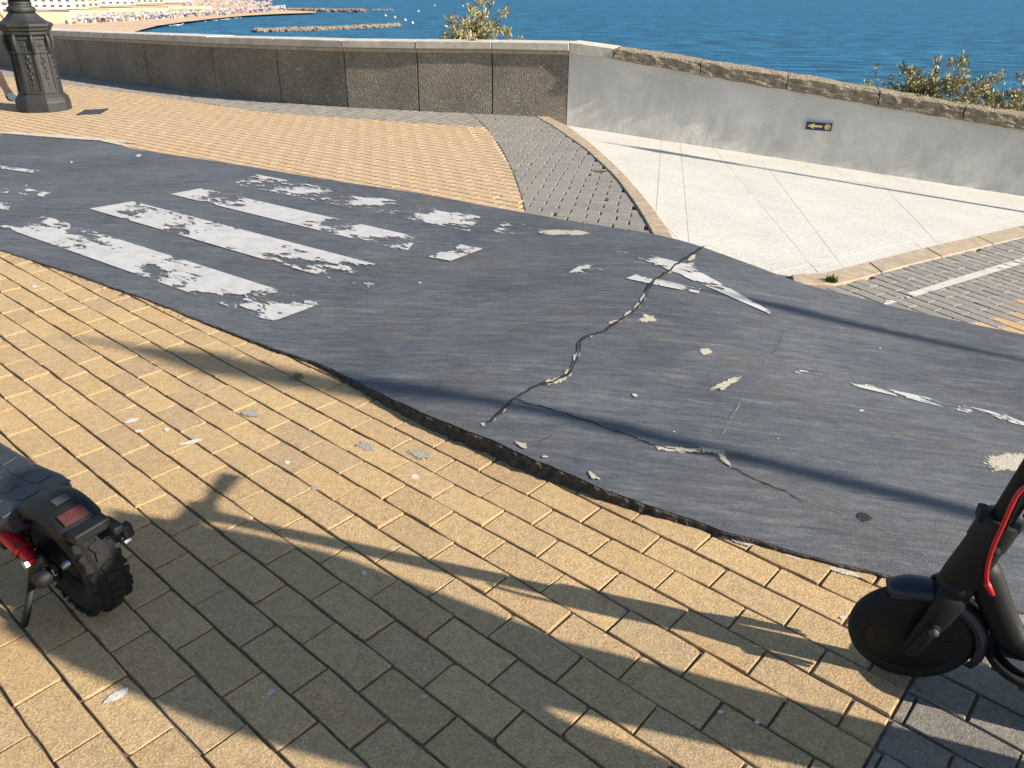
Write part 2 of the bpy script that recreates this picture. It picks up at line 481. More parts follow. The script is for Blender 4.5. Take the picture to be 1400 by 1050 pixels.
def clip_half(poly, a, t, gap=0.0):   # keep the left side of the line through a along t
    def s(p): return t.x * (p[1] - a.y) - t.y * (p[0] - a.x) - gap
    out = []
    for i in range(len(poly)):
        p, q = poly[i], poly[(i + 1) % len(poly)]
        sp, sq = s(p), s(q)
        if sp >= 0: out.append(p)
        if (sp >= 0) != (sq >= 0):
            f = sp / (sp - sq)
            out.append((p[0] + (q[0] - p[0]) * f, p[1] + (q[1] - p[1]) * f))
    return out
def area(poly):
    return 0.5 * sum(poly[i][0] * poly[(i + 1) % len(poly)][1] - poly[(i + 1) % len(poly)][0] * poly[i][1] for i in range(len(poly)))
def in_poly(x, y, P):
    c = False; j = len(P) - 1
    for i in range(len(P)):
        if (P[i].y > y) != (P[j].y > y) and x < (P[j].x - P[i].x) * (y - P[i].y) / (P[j].y - P[i].y) + P[i].x: c = not c
        j = i
    return c

# asphalt path edges, traced on the ground
NEAR = [(-500, 190), (-250, 255), (-60, 320), (0, 340), (100, 372), (200, 407), (300, 447), (390, 480), (440, 496), (520, 536), (600, 573), (660, 595), (720, 621), (800, 655), (870, 683), (950, 711), (1050, 742), (1130, 764), (1200, 782), (1260, 796), (1330, 815), (1400, 836), (1520, 868), (1800, 950)]
FAR = [(-420, 150), (-200, 165), (-60, 179), (0, 184), (60, 184), (130, 190), (180, 203), (260, 215), (350, 229), (450, 246), (560, 262), (640, 277), (720, 291), (800, 305), (890, 319), (940, 331), (1000, 352), (1060, 374), (1100, 389), (1160, 403), (1230, 421), (1300, 437), (1400, 457), (1520, 486), (1800, 555)]
NEARW = [hit(u, v, pz) for u, v in NEAR]
FARW = [hit(u, v, pz) for u, v in FAR]
NS = 260
near_s, far_s = smooth_line(NEARW, NS, 2), smooth_line(FARW, NS, 2)
def extend(line, other):       # carry the path on beyond the picture on both sides
    d1 = ((line[-1] - line[-40]).normalized() + (other[-1] - other[-40]).normalized()).normalized()
    d0 = ((line[0] - line[20]).normalized() + (other[0] - other[20]).normalized()).normalized()
    return [line[0] + d0 * s for s in (12, 9, 6, 4, 2, 1)] + line + [line[-1] + d1 * s for s in (.5, 1, 2, 3, 4.5, 6, 8)]
near_s, far_s = extend(near_s, far_s), extend(far_s, near_s)
NS = len(near_s)
PATH_POLY = [p for p in near_s[::3]] + [p for p in reversed(far_s[::3])]
near_line = near_s[::3]; far_line = far_s[::3]

# ------------------------------------------------------------------ setting: ground, sea, banks
WALL_PX = [(-700, -25), (-330, 40), (-160, 65), (-60, 80), (30, 92), (123, 106), (210, 119), (315, 133.5), (384, 141), (466, 148), (584, 152), (668, 155.5), (775, 161)]
WALLW = [hit(u, v) for u, v in WALL_PX]
for _ in range(2): WALLW = WALLW[:1] + [(a + b * 2 + c) / 4 for a, b, c in zip(WALLW, WALLW[1:], WALLW[2:])] + WALLW[-1:]
CORNER = WALLW[-1]
RW_END = hit(1400, 268, slabz)
CORNER_LOW = hit(775, 172.5, slabz)
rdir = (RW_END - CORNER); rdir.z = 0; rdir.normalize()
RW_FAR = CORNER + rdir * 14.0
# ground sheet (bedding below all paving)
def ground():
    vs, fs = [], []
    xs = [-60, -30, -20, -14, -10, -7, -5, -4] + [-3 + .25 * i for i in range(0, 33)] + [6, 7, 8, 9, 12, 20, 40, 80]
    ys = [-200, -60, -20, -8, -3, -1, 0, .5, 1, 1.5, 2, 2.5, 3, 3.5, 4, 4.5, 5, 5.5, 6, 6.5, 7, 7.5, 8, 8.5, 9, 9.5, 10, 11, 12, 13, 14, 16, 20, 30]
    line = WALLW + [RW_FAR + rdir * 80]
    def ylim(x):
        L = [WALLW[0] + (WALLW[0] - WALLW[1]).normalized() * 80] + line
        for a, b in zip(L, L[1:]):
            if a.x <= x <= b.x: return a.y + (b.y - a.y) * (x - a.x) / (b.x - a.x)
        return -100
    n = len(ys)
    for x in xs:
        yl = ylim(x) + .15
        for y in ys:
            yy = min(y, yl)
            z = zt(x, yy) - .0072
            z -= max(0, min(1, (x - .3) / .5)) * .2 * max(0, min(1, (yy - 2.5) / 1.5)) * (1 if x > .3 else 0)
            vs.append((x, yy, z))
    for i in range(len(xs) - 1):
        for j in range(n - 1):
            a = i * n + j
            q = (a, a + n, a + n + 1, a + 1)
            if len({vs[k] for k in q}) >= 3: fs.append(q)
    return mesh('ground', vs, fs)
struct(link('ground', ground(), M['joint']))
SEA = -16.0
struct(link('sea', mesh('sea', [(-9000, 20, SEA), (9000, 20, SEA), (22000, 30000, SEA), (-22000, 30000, SEA)], [(0, 1, 2, 3)]), M['sea']))
def bank():
    L = [WALLW[0] + (WALLW[0] - WALLW[2]).normalized() * 120] + WALLW + [CORNER + rdir * s for s in (1.5, 3, 4.5, 6, 8, 14, 60)]
    L = resample(L, 160)
    prof = [(.30, -.15), (.9, -.25), (1.8, -.5), (3.2, -1.4), (6, -4), (12, -9), (20, -16.6)]
    vs, fs = [], []
    for i, p in enumerate(L):
        t = (L[min(i + 1, len(L) - 1)] - L[max(i - 1, 0)]).normalized()
        nrm = Vector((-t.y, t.x, 0))
        drop = slabz(p.x, p.y) if p.x > CORNER.x else 0
        for d, z in prof:
            q = p + nrm * d
            k = mnoise.noise((q.x * .8, q.y * .8, 3.3)) * .12 * min(1, d)
            vs.append((q.x, q.y, z + drop * .9 + k))
    n = len(prof)
    for i in range(len(L) - 1):
        for j in range(n - 1):
            a = i * n + j
            fs.append((a, a + n, a + n + 1, a + 1))
    return mesh('embankment', vs, fs, True)
struct(link('embankment', bank(), M['soil']))

# ------------------------------------------------------------------ asphalt path
def build_path():
    NT_ = 46
    vs, fs = [], []
    for i in range(NS):
        a, b = near_s[i], far_s[i]
        t = (near_s[min(i + 1, NS - 1)] - near_s[max(i - 1, 0)]).normalized()
        out = Vector((t.y, -t.x, 0))
        jit = (mnoise.noise((a.x * 9, a.y * 9, 1)) * .008 + mnoise.noise((a.x * 35, a.y * 35, 5)) * .004)
        a2 = a + out * jit
        for j in range(NT_ + 1):
            f = j / NT_
            p = a2.lerp(b, f)
            z = pz(p.x, p.y) + mnoise.noise((p.x * 1.4, p.y * 1.4, 2)) * .004 * math.sin(math.pi * f)
            if j == 0: z -= .004
            vs.append((p.x, p.y, z))
    n = NT_ + 1
    for i in range(NS - 1):
        for j in range(NT_):
            a = i * n + j
            fs.append((a, a + n, a + n + 1, a + 1))
    o = struct(link('bike_path', mesh('bike_path', vs, fs, True), M['asphalt']))
    o.data.materials[0] = M['asphalt']
    # broken near edge and thin far edge
    for which, line, sgn, nm in ((0, near_s, 1, 'broken_edge'), (1, far_s, -1, 'far_edge')):
        line = resample(line, 3600)
        vs, fs = [], []
        for i in range(len(line)):
            a = line[i]
            t = (line[min(i + 1, len(line) - 1)] - line[max(i - 1, 0)]).normalized()
            out = Vector((t.y, -t.x, 0)) * sgn
            th = pz(a.x, a.y) - zt(a.x, a.y)
            if which == 0: th += .0
            jit = (mnoise.noise((a.x * 9, a.y * 9, 1)) * .008 + mnoise.noise((a.x * 35, a.y * 35, 5)) * .004) if which == 0 else 0
            prof = ((-.006, .0), (.004, -.12), (.003, -.4), (.012, -.75), (.016, -1.0)) if which == 0 else ((-.004, 0), (.003, -.2), (.004, -.6), (.008, -.8), (.010, -1.0))
            for k, (d, zz) in enumerate(prof):
                rough = mnoise.noise((a.x * 42, a.y * 42, k * 3.1)) * (.010 if k else .002) * min(1, th / .03)
                q = a + out * (jit + d + rough)
                z = pz(a.x, a.y) + zz * (th + .012 + (.2 * max(0, min(1, (a.x - .6) / .4)) if which else 0)) - (.0035 if which == 0 else .002)
                if 0 < k < 4: z += mnoise.noise((a.x * 60, a.y * 60, k)) * .006 * min(1, th / .03)
                vs.append((q.x, q.y, z))
        for i in range(len(line) - 1):
            for k in range(4):
                a = i * 5 + k
                fs.append((a, a + 1, a + 6, a + 5))
        link(nm, mesh(nm, vs, fs), M['edge'], o)
    return o
path = build_path()

# ------------------------------------------------------------------ brick paving
def prism_mesh(name, poly, h=.05, ch=.004):
    # chamfered prism about its own origin, top at z = 0
    n = len(poly)
    if area(poly) < 0: poly = poly[::-1]
    cx = sum(p[0] for p in poly) / n; cy = sum(p[1] for p in poly) / n
    vs = [(p[0], p[1], -h) for p in poly] + [(p[0], p[1], -ch) for p in poly]
    for p in poly:
        d = math.hypot(p[0] - cx, p[1] - cy) + 1e-6
        k = max(0, 1 - ch * 1.3 / d)
        vs.append((cx + (p[0] - cx) * k, cy + (p[1] - cy) * k, 0))
    fs = [tuple(range(2 * n, 3 * n))]
    for i in range(n):
        j = (i + 1) % n
        fs.append((i, j, n + j, n + i)); fs.append((n + i, n + j, 2 * n + j, 2 * n + i))
    return mesh(name, vs, fs)
def worn_variant(name, L, Wd, seed, ch=.0045):
    # rectangle with slightly uneven corners and edges
    rr = random.Random(seed)
    a, b = L / 2, Wd / 2
    pts = [(-a, -b), (-a * .3, -b), (a * .35, -b), (a, -b), (a, b), (a * .3, b), (-a * .4, b), (-a, b)]
    q = [(x + rr.uniform(-.0018, .0018), y + rr.uniform(-.0018, .0018)) for x, y in pts]
    if rr.random() < .6:
        k = rr.choice((0, 3, 4, 7)); x, y = q[k]; c1, c2 = rr.uniform(.004, .014), rr.uniform(.003, .010)
        sx, sy = (1 if x < 0 else -1), (1 if y < 0 else -1)
        two = [(x + sx * c1, y), (x, y + sy * c2)]
        mid = (x + sx * c1 * .35, y + sy * c2 * .3)
        two = [two[0], mid, two[1]] if k in (3, 7) else [two[1], mid, two[0]]
        q[k:k + 1] = two
    return prism_mesh(name, q, .05, ch)
def screen_area(poly, z):
    q = []
    for x, y in poly:
        p = proj((x, y, z))
        if p is None: return 0
        q.append(p)
    cx = sum(p[0] for p in q) / len(q); cy = sum(p[1] for p in q) / len(q)
    if not (-25 < cx < 1425 and -25 < cy < 1075): return 0
    return abs(area([(p[0], p[1]) for p in q]))
def pave(parent_fn, sname, bricks, zf, matsel, limit=300, zj=.0016, minpx=14, tl=.006):
    """bricks: list of (poly, (cx,cy,ang,variant) or None, material key)"""
    root = struct(empty(sname))
    rows = []
    for poly, key, mk in bricks:
        cx = sum(p[0] for p in poly) / len(poly); cy = sum(p[1] for p in poly) / len(poly)
        hidden = in_poly(cx, cy, PATH_POLY) and all(in_poly(x, y, PATH_POLY) for x, y in poly)
        if hidden: continue
        rows.append((screen_area(poly, zf(cx, cy)), cx, cy, poly, key, mk))
    rows.sort(key=lambda r: -r[0])
    stuff = {}
    cnt = 0
    for k, (sa, cx, cy, poly, key, mk) in enumerate(rows):
        e = .05
        zx = (zf(cx + e, cy) - zf(cx - e, cy)) / (2 * e); zy = (zf(cx, cy + e) - zf(cx, cy - e)) / (2 * e)
        zz = zf(cx, cy) + random.uniform(-zj, zj)
        tx, ty = zx + random.gauss(0, tl), zy + random.gauss(0, tl)
        nrm = Vector((-tx, -ty, 1)).normalized()
        ang = key[2] if key else 0.0
        X = Vector((math.cos(ang), math.sin(ang), 0)); X = (X - nrm * X.dot(nrm)).normalized()
        Y = nrm.cross(X)
        Mx = Matrix((X, Y, nrm)).transposed().to_4x4(); Mx.translation = (cx, cy, zz)
        if k < limit and sa > minpx:
            if key: me = key[3]
            else: me = prism_mesh('brick', [(x - cx, y - cy) for x, y in poly])
            o = bpy.data.objects.new('brick', me)
            if len(me.materials) == 0: me.materials.append(M[mk])
            col.objects.link(o); o.parent = root
            o.matrix_world = Mx
            if me.materials[0] != M[mk]:
                o.material_slots[0].link = 'OBJECT'; o.material_slots[0].material = M[mk]
            cnt += 1
        else:
            me = key[3] if key else prism_mesh('tmp', [(x - cx, y - cy) for x, y in poly])
            st = stuff.setdefault(mk, ([], [], []))
            b = len(st[0])
            st[0].extend(tuple(Mx @ v.co) for v in me.vertices)
            r = random.random()
            for p in me.polygons:
                st[1].append(tuple(b + i for i in p.vertices)); st[2].append(r)
            if not key: bpy.data.meshes.remove(me)
    for mk, (vs, fs, rn) in stuff.items():
        me = mesh('distant_bricks', vs, fs)
        at = me.attributes.new('rnd', 'FLOAT', 'FACE')
        at.data.foreach_set('value', rn)
        o = link('distant_bricks', me, M[mk], root)
        o['kind'] = 'stuff'
    return root
def rect_poly(cx, cy, L, Wd, ang):
    c, s = math.cos(ang), math.sin(ang)
    return [(cx + x * c - y * s, cy + x * s + y * c) for x, y in ((-L / 2, -Wd / 2), (L / 2, -Wd / 2), (L / 2, Wd / 2), (-L / 2, Wd / 2))]
def field(origin, ang, pl, pw, gl, gw, r0, r1, h0, h1, bounds, matfn, nvar=8, hjit=.003, bond=.5, seed=1, ch=.0016):
    """running bond: pl brick pitch, pw row pitch. bounds: list of (polyline, sign) keep where sign*side>0"""
    vars_ = [worn_variant('brick_mesh', pl - gl, pw - gw, seed * 100 + i, ch) for i in range(nvar)]
    c, s = math.cos(ang), math.sin(ang)
    out = []
    for r in range(r0, r1):
        off = random.gauss(0, hjit)
        for h in range(h0, h1):
            x = (h + .5 + (bond if r % 2 else 0)) * pl + off; y = (r + .5) * pw
            wx, wy = origin[0] + x * c - y * s, origin[1] + x * s + y * c
            poly = rect_poly(wx, wy, pl - gl, pw - gw, ang)
            cut = False; ok = True
            for pln, sg in bounds:
                d, a, t = side_of(pln, wx, wy)
                d *= sg
                if d < -pl * .6: ok = False; break
                if d < pl * .6:
                    tt = t if sg > 0 else -t
                    A0 = abs(area(poly))
                    poly = clip_half(poly, a, tt, .003)
                    if len(poly) < 3 or abs(area(poly)) < .12 * (pl * pw): ok = False; break
                    if abs(area(poly)) < A0 * .985: cut = True
            if not ok: continue
            a2 = ang + random.gauss(0, .006)
            mk = matfn(r, h, wx, wy)
            if mk is None: continue
            out.append((poly, None if cut else (wx, wy, a2 + (math.pi if random.random() < .5 else 0), random.choice(vars_)), mk))
    return out
# near pavement: grid measured from the photograph's joints
YA, OX, OY = -0.7159475, -0.6465226, 1.7635716
def to_grid(x, y):
    dx, dy = x - OX, y - OY
    return math.cos(YA) * dx + math.sin(YA) * dy, -math.sin(YA) * dx + math.cos(YA) * dy
gb = [to_grid(*hit(u, v)[:2])[0] for u, v in ((1243, 945), (1180, 1040))]
HB = sum(gb) / 2
def near_mat(r, h, x, y):
    return 'brick_grey' if to_grid(x, y)[0] > HB else 'brick'
shift = near_line
gridline = [Vector((OX + HB * math.cos(YA) - y * math.sin(YA), OY + HB * math.sin(YA) + y * math.cos(YA), 0)) for y in (-4, -2, 0, 2, 4)]
near_b = field((OX, OY), YA, .2, .1, .0058, .0068, -34, 40, -34, 24, [(near_line, -1)] if False else [], near_mat, 22, .003, .5, 1)
# rows that are odd carry the offset joint; bricks across the colour border are cut there
nb = []
for poly, key, mk in near_b:
    cx = sum(p[0] for p in poly) / 4; cy = sum(p[1] for p in poly) / 4
    d, a, t = side_of(near_line, cx, cy)
    if d > .16: continue
    if math.hypot(cx, cy - 1.5) > 6.5: continue
    g = to_grid(cx, cy)[0]
    if abs(g - HB) < .095:
        tt = Vector((-math.sin(YA), math.cos(YA), 0))
        p0 = gridline[0]
        l = clip_half(poly, p0, tt, .003); r_ = clip_half(poly, p0, -tt, .003)
        if len(l) > 2 and abs(area(l)) > .0008: nb.append((l, None, 'brick'))
        if len(r_) > 2 and abs(area(r_)) > .0008: nb.append((r_, None, 'brick_grey'))
    else: nb.append((poly, key, mk))
pave(None, 'near_pavement', nb, zt, None, 300, .0022, 14, .008)

# far side: yellow field, slate band along the wall, slate fan and its kerb
C1 = smooth_line([hit(u, v) for u, v in ((636, 150), (650, 160), (667, 177), (687, 205), (701, 235), (712, 265), (719, 293), (724, 318))], 30, 2)
TOPB = [hit(u, v) for u, v in ((-500, 35), (-200, 78), (0, 104), (85, 115), (200, 129), (280, 141), (350, 152), (430, 158.5), (500, 163), (560, 167), (640, 172.5), (690, 175))]
WB = [p.copy() for p in WALLW]
far_ang = R(-36)
o_far = hit(560, 250)
fb = field((o_far.x, o_far.y), far_ang, .2, .1, .002, .012, -14, 50, -60, 22, [(TOPB, -1), (C1, -1)], lambda r, h, x, y: 'brick_far' if side_of(far_line, x, y)[0] > -.16 and y < 16 else None, 6, .003, .5, 2, .003)
pave(None, 'far_pavement', fb, z0, None, 300, .0005, 14, .0018)
band_ang = R(63)
o_b = hit(560, 160)
# soldier course follows the wall
bb = []
vars_b = [worn_variant('brick_mesh', .196, .094, 900 + i, .003) for i in range(4)]
sb = field((o_b.x, o_b.y), band_ang, .2, .1, .004, .010, -60, 130, -50, 40, [(TOPB, 1), (C1, -1), (WB, -1)], lambda r, h, x, y: 'brick_slate' if -9 < x < 1 else None, 4, .003, .5, 3, .003)
pave(None, 'wall_border_paving', sb, z0, None, 300)
KI = smooth_line([hit(u, v) for u, v in ((722, 153), (733, 159), (760, 175), (800, 203), (840, 240), (870, 280), (893, 320), (905, 345))], 40, 2)
KO = smooth_line([hit(u, v) for u, v in ((736, 152), (748, 158.5), (778, 173.5), (808, 196), (850, 234), (890, 280), (919, 322), (932, 345))], 40, 2)
o_d = hit(780, 250)
db = field((o_d.x, o_d.y), R(-10), .2, .1, .012, .004, -40, 60, -12, 12, [(C1, 1), (KI, -1), (WB, -1)], lambda r, h, x, y: 'brick_slate' if side_of(far_line, x, y)[0] > -.16 else None, 6, .004, .5, 4, .003)
pave(None, 'slate_fan_paving', db, lambda x, y: min(0, zt(x, y)) , None, 300)
kroot = struct(empty('kerb'))
def kerb_pieces(root, A, B, n, zf, h, mat, gap=.006, seed=0):
    a = resample(A, n * 3 + 1); b = resample(B, n * 3 + 1)
    for k in range(n):
        sa, sb_ = a[k * 3:k * 3 + 4], b[k * 3:k * 3 + 4]
        d0 = (sa[1] - sa[0]).normalized() * gap / 2
        poly = [(p.x, p.y) for p in ([sa[0] + d0] + sa[1:3] + [sa[3] - d0])] + [(p.x, p.y) for p in reversed([sb_[0] + d0] + sb_[1:3] + [sb_[3] - d0])]
        cx = sum(p[0] for p in poly) / 8; cy = sum(p[1] for p in poly) / 8
        vs, fs = [], []
        if area(poly) < 0: poly = poly[::-1]
        for z in (-h, 0.0):
            for x, y in poly: vs.append((x, y, zf(x, y) + z))
        fs.append(tuple(range(8, 16)))
        for i in range(8):
            j = (i + 1) % 8
            fs.append((i, j, 8 + j, 8 + i))
        me = mesh('kerb_stone', vs, fs)
        bm = bmesh.new(); bm.from_mesh(me)
        bmesh.ops.bevel(bm, geom=[e for e in bm.edges if len(e.link_faces) == 2 and e.calc_face_angle(0) > .6], offset=.006, segments=1, affect='EDGES')
        bm.to_mesh(me); bm.free()
        link('kerb_stone', me, mat, root)
kerb_pieces(kroot, KI, KO, 10, lambda x, y: .004, .2, M['kerb'])

# pale slab ramp, cut into its panels
K2T = [hit(u, v, slabz) for u, v in ((1045, 368), (1065, 375), (1090, 379.5), (1110, 380), (1250, 346), (1400, 313), (1600, 268), (1800, 224))]
wall_foot = [CORNER, RW_FAR]
slab_poly = [(p.x, p.y) for p in KO[3:]]
slab_poly += [(q.x, q.y) for q in (hit(960, 352, slabz), hit(1010, 372, slabz))] + [(p.x, p.y) for p in K2T[1:]]
e2 = CORNER + rdir * 9.5
slab_poly += [(e2.x, e2.y), (CORNER.x + .02, CORNER.y)]
pieces = [slab_poly]
cuts = [((818, 215), (945, 345)), ((904, 195), (899, 262)), ((931, 205), (939, 298)), ((1015, 250), (1104, 356)), ((1065, 250), (1138, 346)), ((1175, 262), (1245, 326)), ((1215, 262), (1272, 322)), ((1390, 268), (1460, 310)),
        ((850, 200), (1400, 283)), ((1000, 385), (1400, 296))]
for (p, q) in cuts:
    A, B = hit(*p, slabz), hit(*q, slabz)
    t = (B - A); t.z = 0; t.normalize()
    nxt = []
    full = p[0] in (850, 1000, 818)
    for pc in pieces:
        cx = sum(x for x, y in pc) / len(pc); cy = sum(y for x, y in pc) / len(pc)
        l = clip_half(pc, A, t, .0013); r_ = clip_half(pc, A, -t, .0013)
        got = [z for z in (l, r_) if len(z) > 2 and abs(area(z)) > .015]
        nxt += got
    pieces = nxt
sroot = struct(empty('slab_ramp'))
for pc in pieces:
    if area(pc) < 0: pc = pc[::-1]
    n = len(pc)
    jz = random.uniform(-.0012, .0012)
    vs = [(x, y, slabz(x, y) - .05) for x, y in pc] + [(x, y, slabz(x, y) + jz) for x, y in pc]
    fs = [tuple(range(n, 2 * n))] + [(i, (i + 1) % n, n + (i + 1) % n, n + i) for i in range(n)]
    link('slab_panel', mesh('slab_panel', vs, fs), M['slab'], sroot)
bed = [(x, y, slabz(x, y) - .010) for x, y in slab_poly]
link('bedding', mesh('bedding', bed, [tuple(range(len(bed)))]), M['joint'], sroot)
# right kerb and its lower brick field
K2F = [hit(u, v, rz) for u, v in ((1060, 382), (1085, 388), (1110, 394), (1150, 389), (1250, 361), (1400, 324.5), (1600, 279), (1800, 234))]
k2 = struct(empty('lower_kerb'))
kf_ = resample(K2F[1:], 60); kt_ = resample(K2T, 400)
kerb_pieces(k2, kf_, [min(kt_, key=lambda q: (q.xy - p.xy).length) for p in kf_], 13, lambda x, y: slabz(x, y) + .004 if False else max(slabz(x, y), rz(x, y)) + .006, .2, M['kerb2'])
o_r = hit(1250, 392, rz)
YB = [hit(1330, 452, rz), hit(1400, 424, rz), hit(1600, 344, rz)]
def right_mat(r, h, x, y):
    if side_of(far_line, x, y)[0] < -.16: return None
    return 'brick' if side_of(YB, x, y)[0] < 0 else 'brick_slate'
pa, pb = hit(1196, 373, rz), hit(1278, 402, rz)
rang = math.atan2(pb.y - pa.y, pb.x - pa.x)
rb = field((o_r.x, o_r.y), rang, .2, .1, .005, .008, -40, 40, -25, 25, [(K2F, -1)], right_mat, 6, .003, .5, 5, .0035)
rb = [b for b in rb if sum(p[0] for p in b[0]) / len(b[0]) < 6.5]
pave(None, 'lower_pavement', rb, rz, None, 300)

# ------------------------------------------------------------------ paint, patches, cracks draped on the path
def drape_quad(name, quad, zf, dz, mat, parent, nu=24, nv=6, holes=(), wear=0.0, edge=0.0, wearfn=None):
    vs, fs, wr = [], [], []
    a, b, c, d = [Vector((q[0], q[1], 0)) for q in quad]     # a-b one long side, d-c the other
    for i in range(nu + 1):
        for j in range(nv + 1):
            s, t = i / nu, j / nv
            q = a.lerp(b, s).lerp(d.lerp(c, s), t)
            p = hit(q.x, q.y, zf)
            vs.append((p.x, p.y, p.z + dz))
            wv = wear
            for (hu, hv, ru, rv, st) in holes:
                e = ((q.x - hu) / ru) ** 2 + ((q.y - hv) / rv) ** 2
                wv += st * math.exp(-e)
            wr.append(wv)
    n = nv + 1
    for i in range(nu):
        for j in range(nv):
            k = i * n + j
            fs.append((k, k + n, k + n + 1, k + 1))
    me = mesh(name, vs, fs)
    bm = bmesh.new(); bm.from_mesh(me)
    bmesh.ops.recalc_face_normals(bm, faces=bm.faces)
    if sum(f.normal.z for f in bm.faces) < 0: bmesh.ops.reverse_faces(bm, faces=bm.faces)
    bm.to_mesh(me); bm.free()
    at = me.attributes.new('wear', 'FLOAT', 'POINT')
    at.data.foreach_set('value', wr)
    return link(name, me, mat, parent)
PZ = lambda x, y: pz(x, y)
DZ = .0045
H = -.32   # keep, +: peel
bars = [
    ([(0, 310), (372, 441), (440, 416), (62, 296)], -.02, [(35, 303, 20, 9, .13), (110, 318, 22, 9, .14), (130, 333, 60, 9, .05), (205, 365, 22, 10, .14), (218, 380, 16, 7, .10), (262, 385, 20, 8, .09), (295, 408, 40, 8, .12), (385, 408, 26, 10, .16), (60, 325, 60, 10, -.15), (170, 352, 45, 16, -.22), (310, 385, 55, 16, -.22), (400, 425, 40, 7, -.08)]),
    ([(122, 286), (500, 396), (548, 371), (182, 276)], -.02, [(185, 292, 18, 7, .10), (230, 312, 18, 6, .05), (238, 318, 14, 5, .10), (255, 322, 10, 4, .09), (405, 358, 26, 7, .14), (470, 378, 45, 12, .15), (520, 374, 26, 12, .12), (150, 284, 22, 8, -.2), (215, 300, 40, 10, -.12), (330, 328, 70, 14, -.22), (445, 350, 35, 8, -.12), (490, 392, 20, 6, -.02)]),
    ([(233, 266), (556, 345), (572, 325), (276, 258)], -.01, [(300, 268, 12, 6, .12), (315, 272, 16, 5, .08), (462, 306, 14, 10, .16), (530, 330, 22, 6, .15), (255, 263, 24, 8, -.16), (380, 292, 65, 12, -.24), (510, 318, 40, 7, -.12)]),
    ([(318, 252), (642, 317), (657, 297), (350, 239)], .055, [(415, 262, 40, 5, -.15), (500, 276, 28, 5, -.17), (605, 300, 42, 8, -.2), (535, 273, 28, 3, -.12), (372, 244, 18, 3, -.16), (460, 262, 20, 12, .08), (555, 285, 18, 15, .1)]),
    ([(585, 352), (616, 357.5), (661, 341), (630, 335)], -.01, [(605, 340, 16, 5, .14), (622, 352, 30, 4, -.15)]),
    ([(-70, 222), (50, 237.5), (54, 234), (-60, 219)], -.03, [(30, 236, 20, 3, .03)]),
    ([(18, 263), (55, 273), (78, 266), (40, 259)], .06, [(40, 262, 10, 3, -.06), (60, 268, 10, 3, -.06)]),
    ([(-60, 279), (12, 288), (16, 278), (-40, 268)], .02, [(-10, 284, 20, 5, -.1)]),
    ([(-60, 256), (10, 265), (14, 260), (-50, 250)], .02, []),
    ([(672, 318), (735, 326), (752, 313), (690, 303)], .10, [(690, 321, 12, 3, -.1), (740, 318, 6, 3, -.14), (685, 306, 14, 3, -.12)]),
    ([(1085, 510), (1420, 588), (1424, 579), (1095, 507)], .03, [(1100, 513, 15, 4, .02), (1120, 515, 25, 6, .06), (1145, 522, 12, 6, .14), (1200, 540, 60, 6, -.1), (1300, 560, 60, 6, -.08)]),
    ([(905, 366), (1052, 430), (1054, 427), (945, 366)], -.03, [(990, 395, 16, 5, .05), (1020, 412, 40, 6, -.1)]),
    ([(855, 382), (955, 402), (958, 396), (870, 376)], -.01, [(870, 380, 14, 4, .06), (925, 392, 25, 4, -.08)]),
    ([(770, 378), (890, 366), (880, 352), (815, 350)], .115, [(785, 372, 12, 3, -.14), (795, 366, 12, 3, -.14), (815, 352, 10, 4, -.12), (840, 366, 10, 3, -.1), (878, 355, 10, 4, -.12)]),
    ([(840, 350), (945, 376), (960, 368), (845, 338)], .09, [(842, 340, 8, 3, -.12), (905, 358, 25, 4, -.17), (930, 366, 25, 6, -.15)]),
]
cw = tag(empty('road_marking'), 'peeling white zebra crossing bars painted on the dark path', 'road marking')
om = tag(empty('road_marking'), 'worn white arrow paint beside the long crack in the path', 'road marking')
lm_ = tag(empty('road_marking'), 'peeling white dashed lane line on the path at the right', 'road marking')
sm = tag(empty('road_marking'), 'short worn white dashes at the far left of the path', 'road marking')
for k, (q, wv, hs) in enumerate(bars):
    par = cw if k in (0, 1, 2, 3, 4, 9) else (sm if k in (5, 6, 7, 8) else (lm_ if k == 10 else om))
    drape_quad('paint_bar', q, PZ, DZ, M['paint'], par, 48 if k < 4 else 20, 10 if k < 4 else 5, hs, wv)
rl = tag(empty('road_marking'), 'pale worn line painted across the grey bricks by the kerb', 'road marking')
drape_quad('paint_bar', [(1205, 420), (1560, 312), (1560, 303), (1212, 410)], rz, .004, M['paint_r'], rl, 40, 4, [(1215, 416, 30, 14, .06), (1330, 383, 80, 10, -.12)], .0)

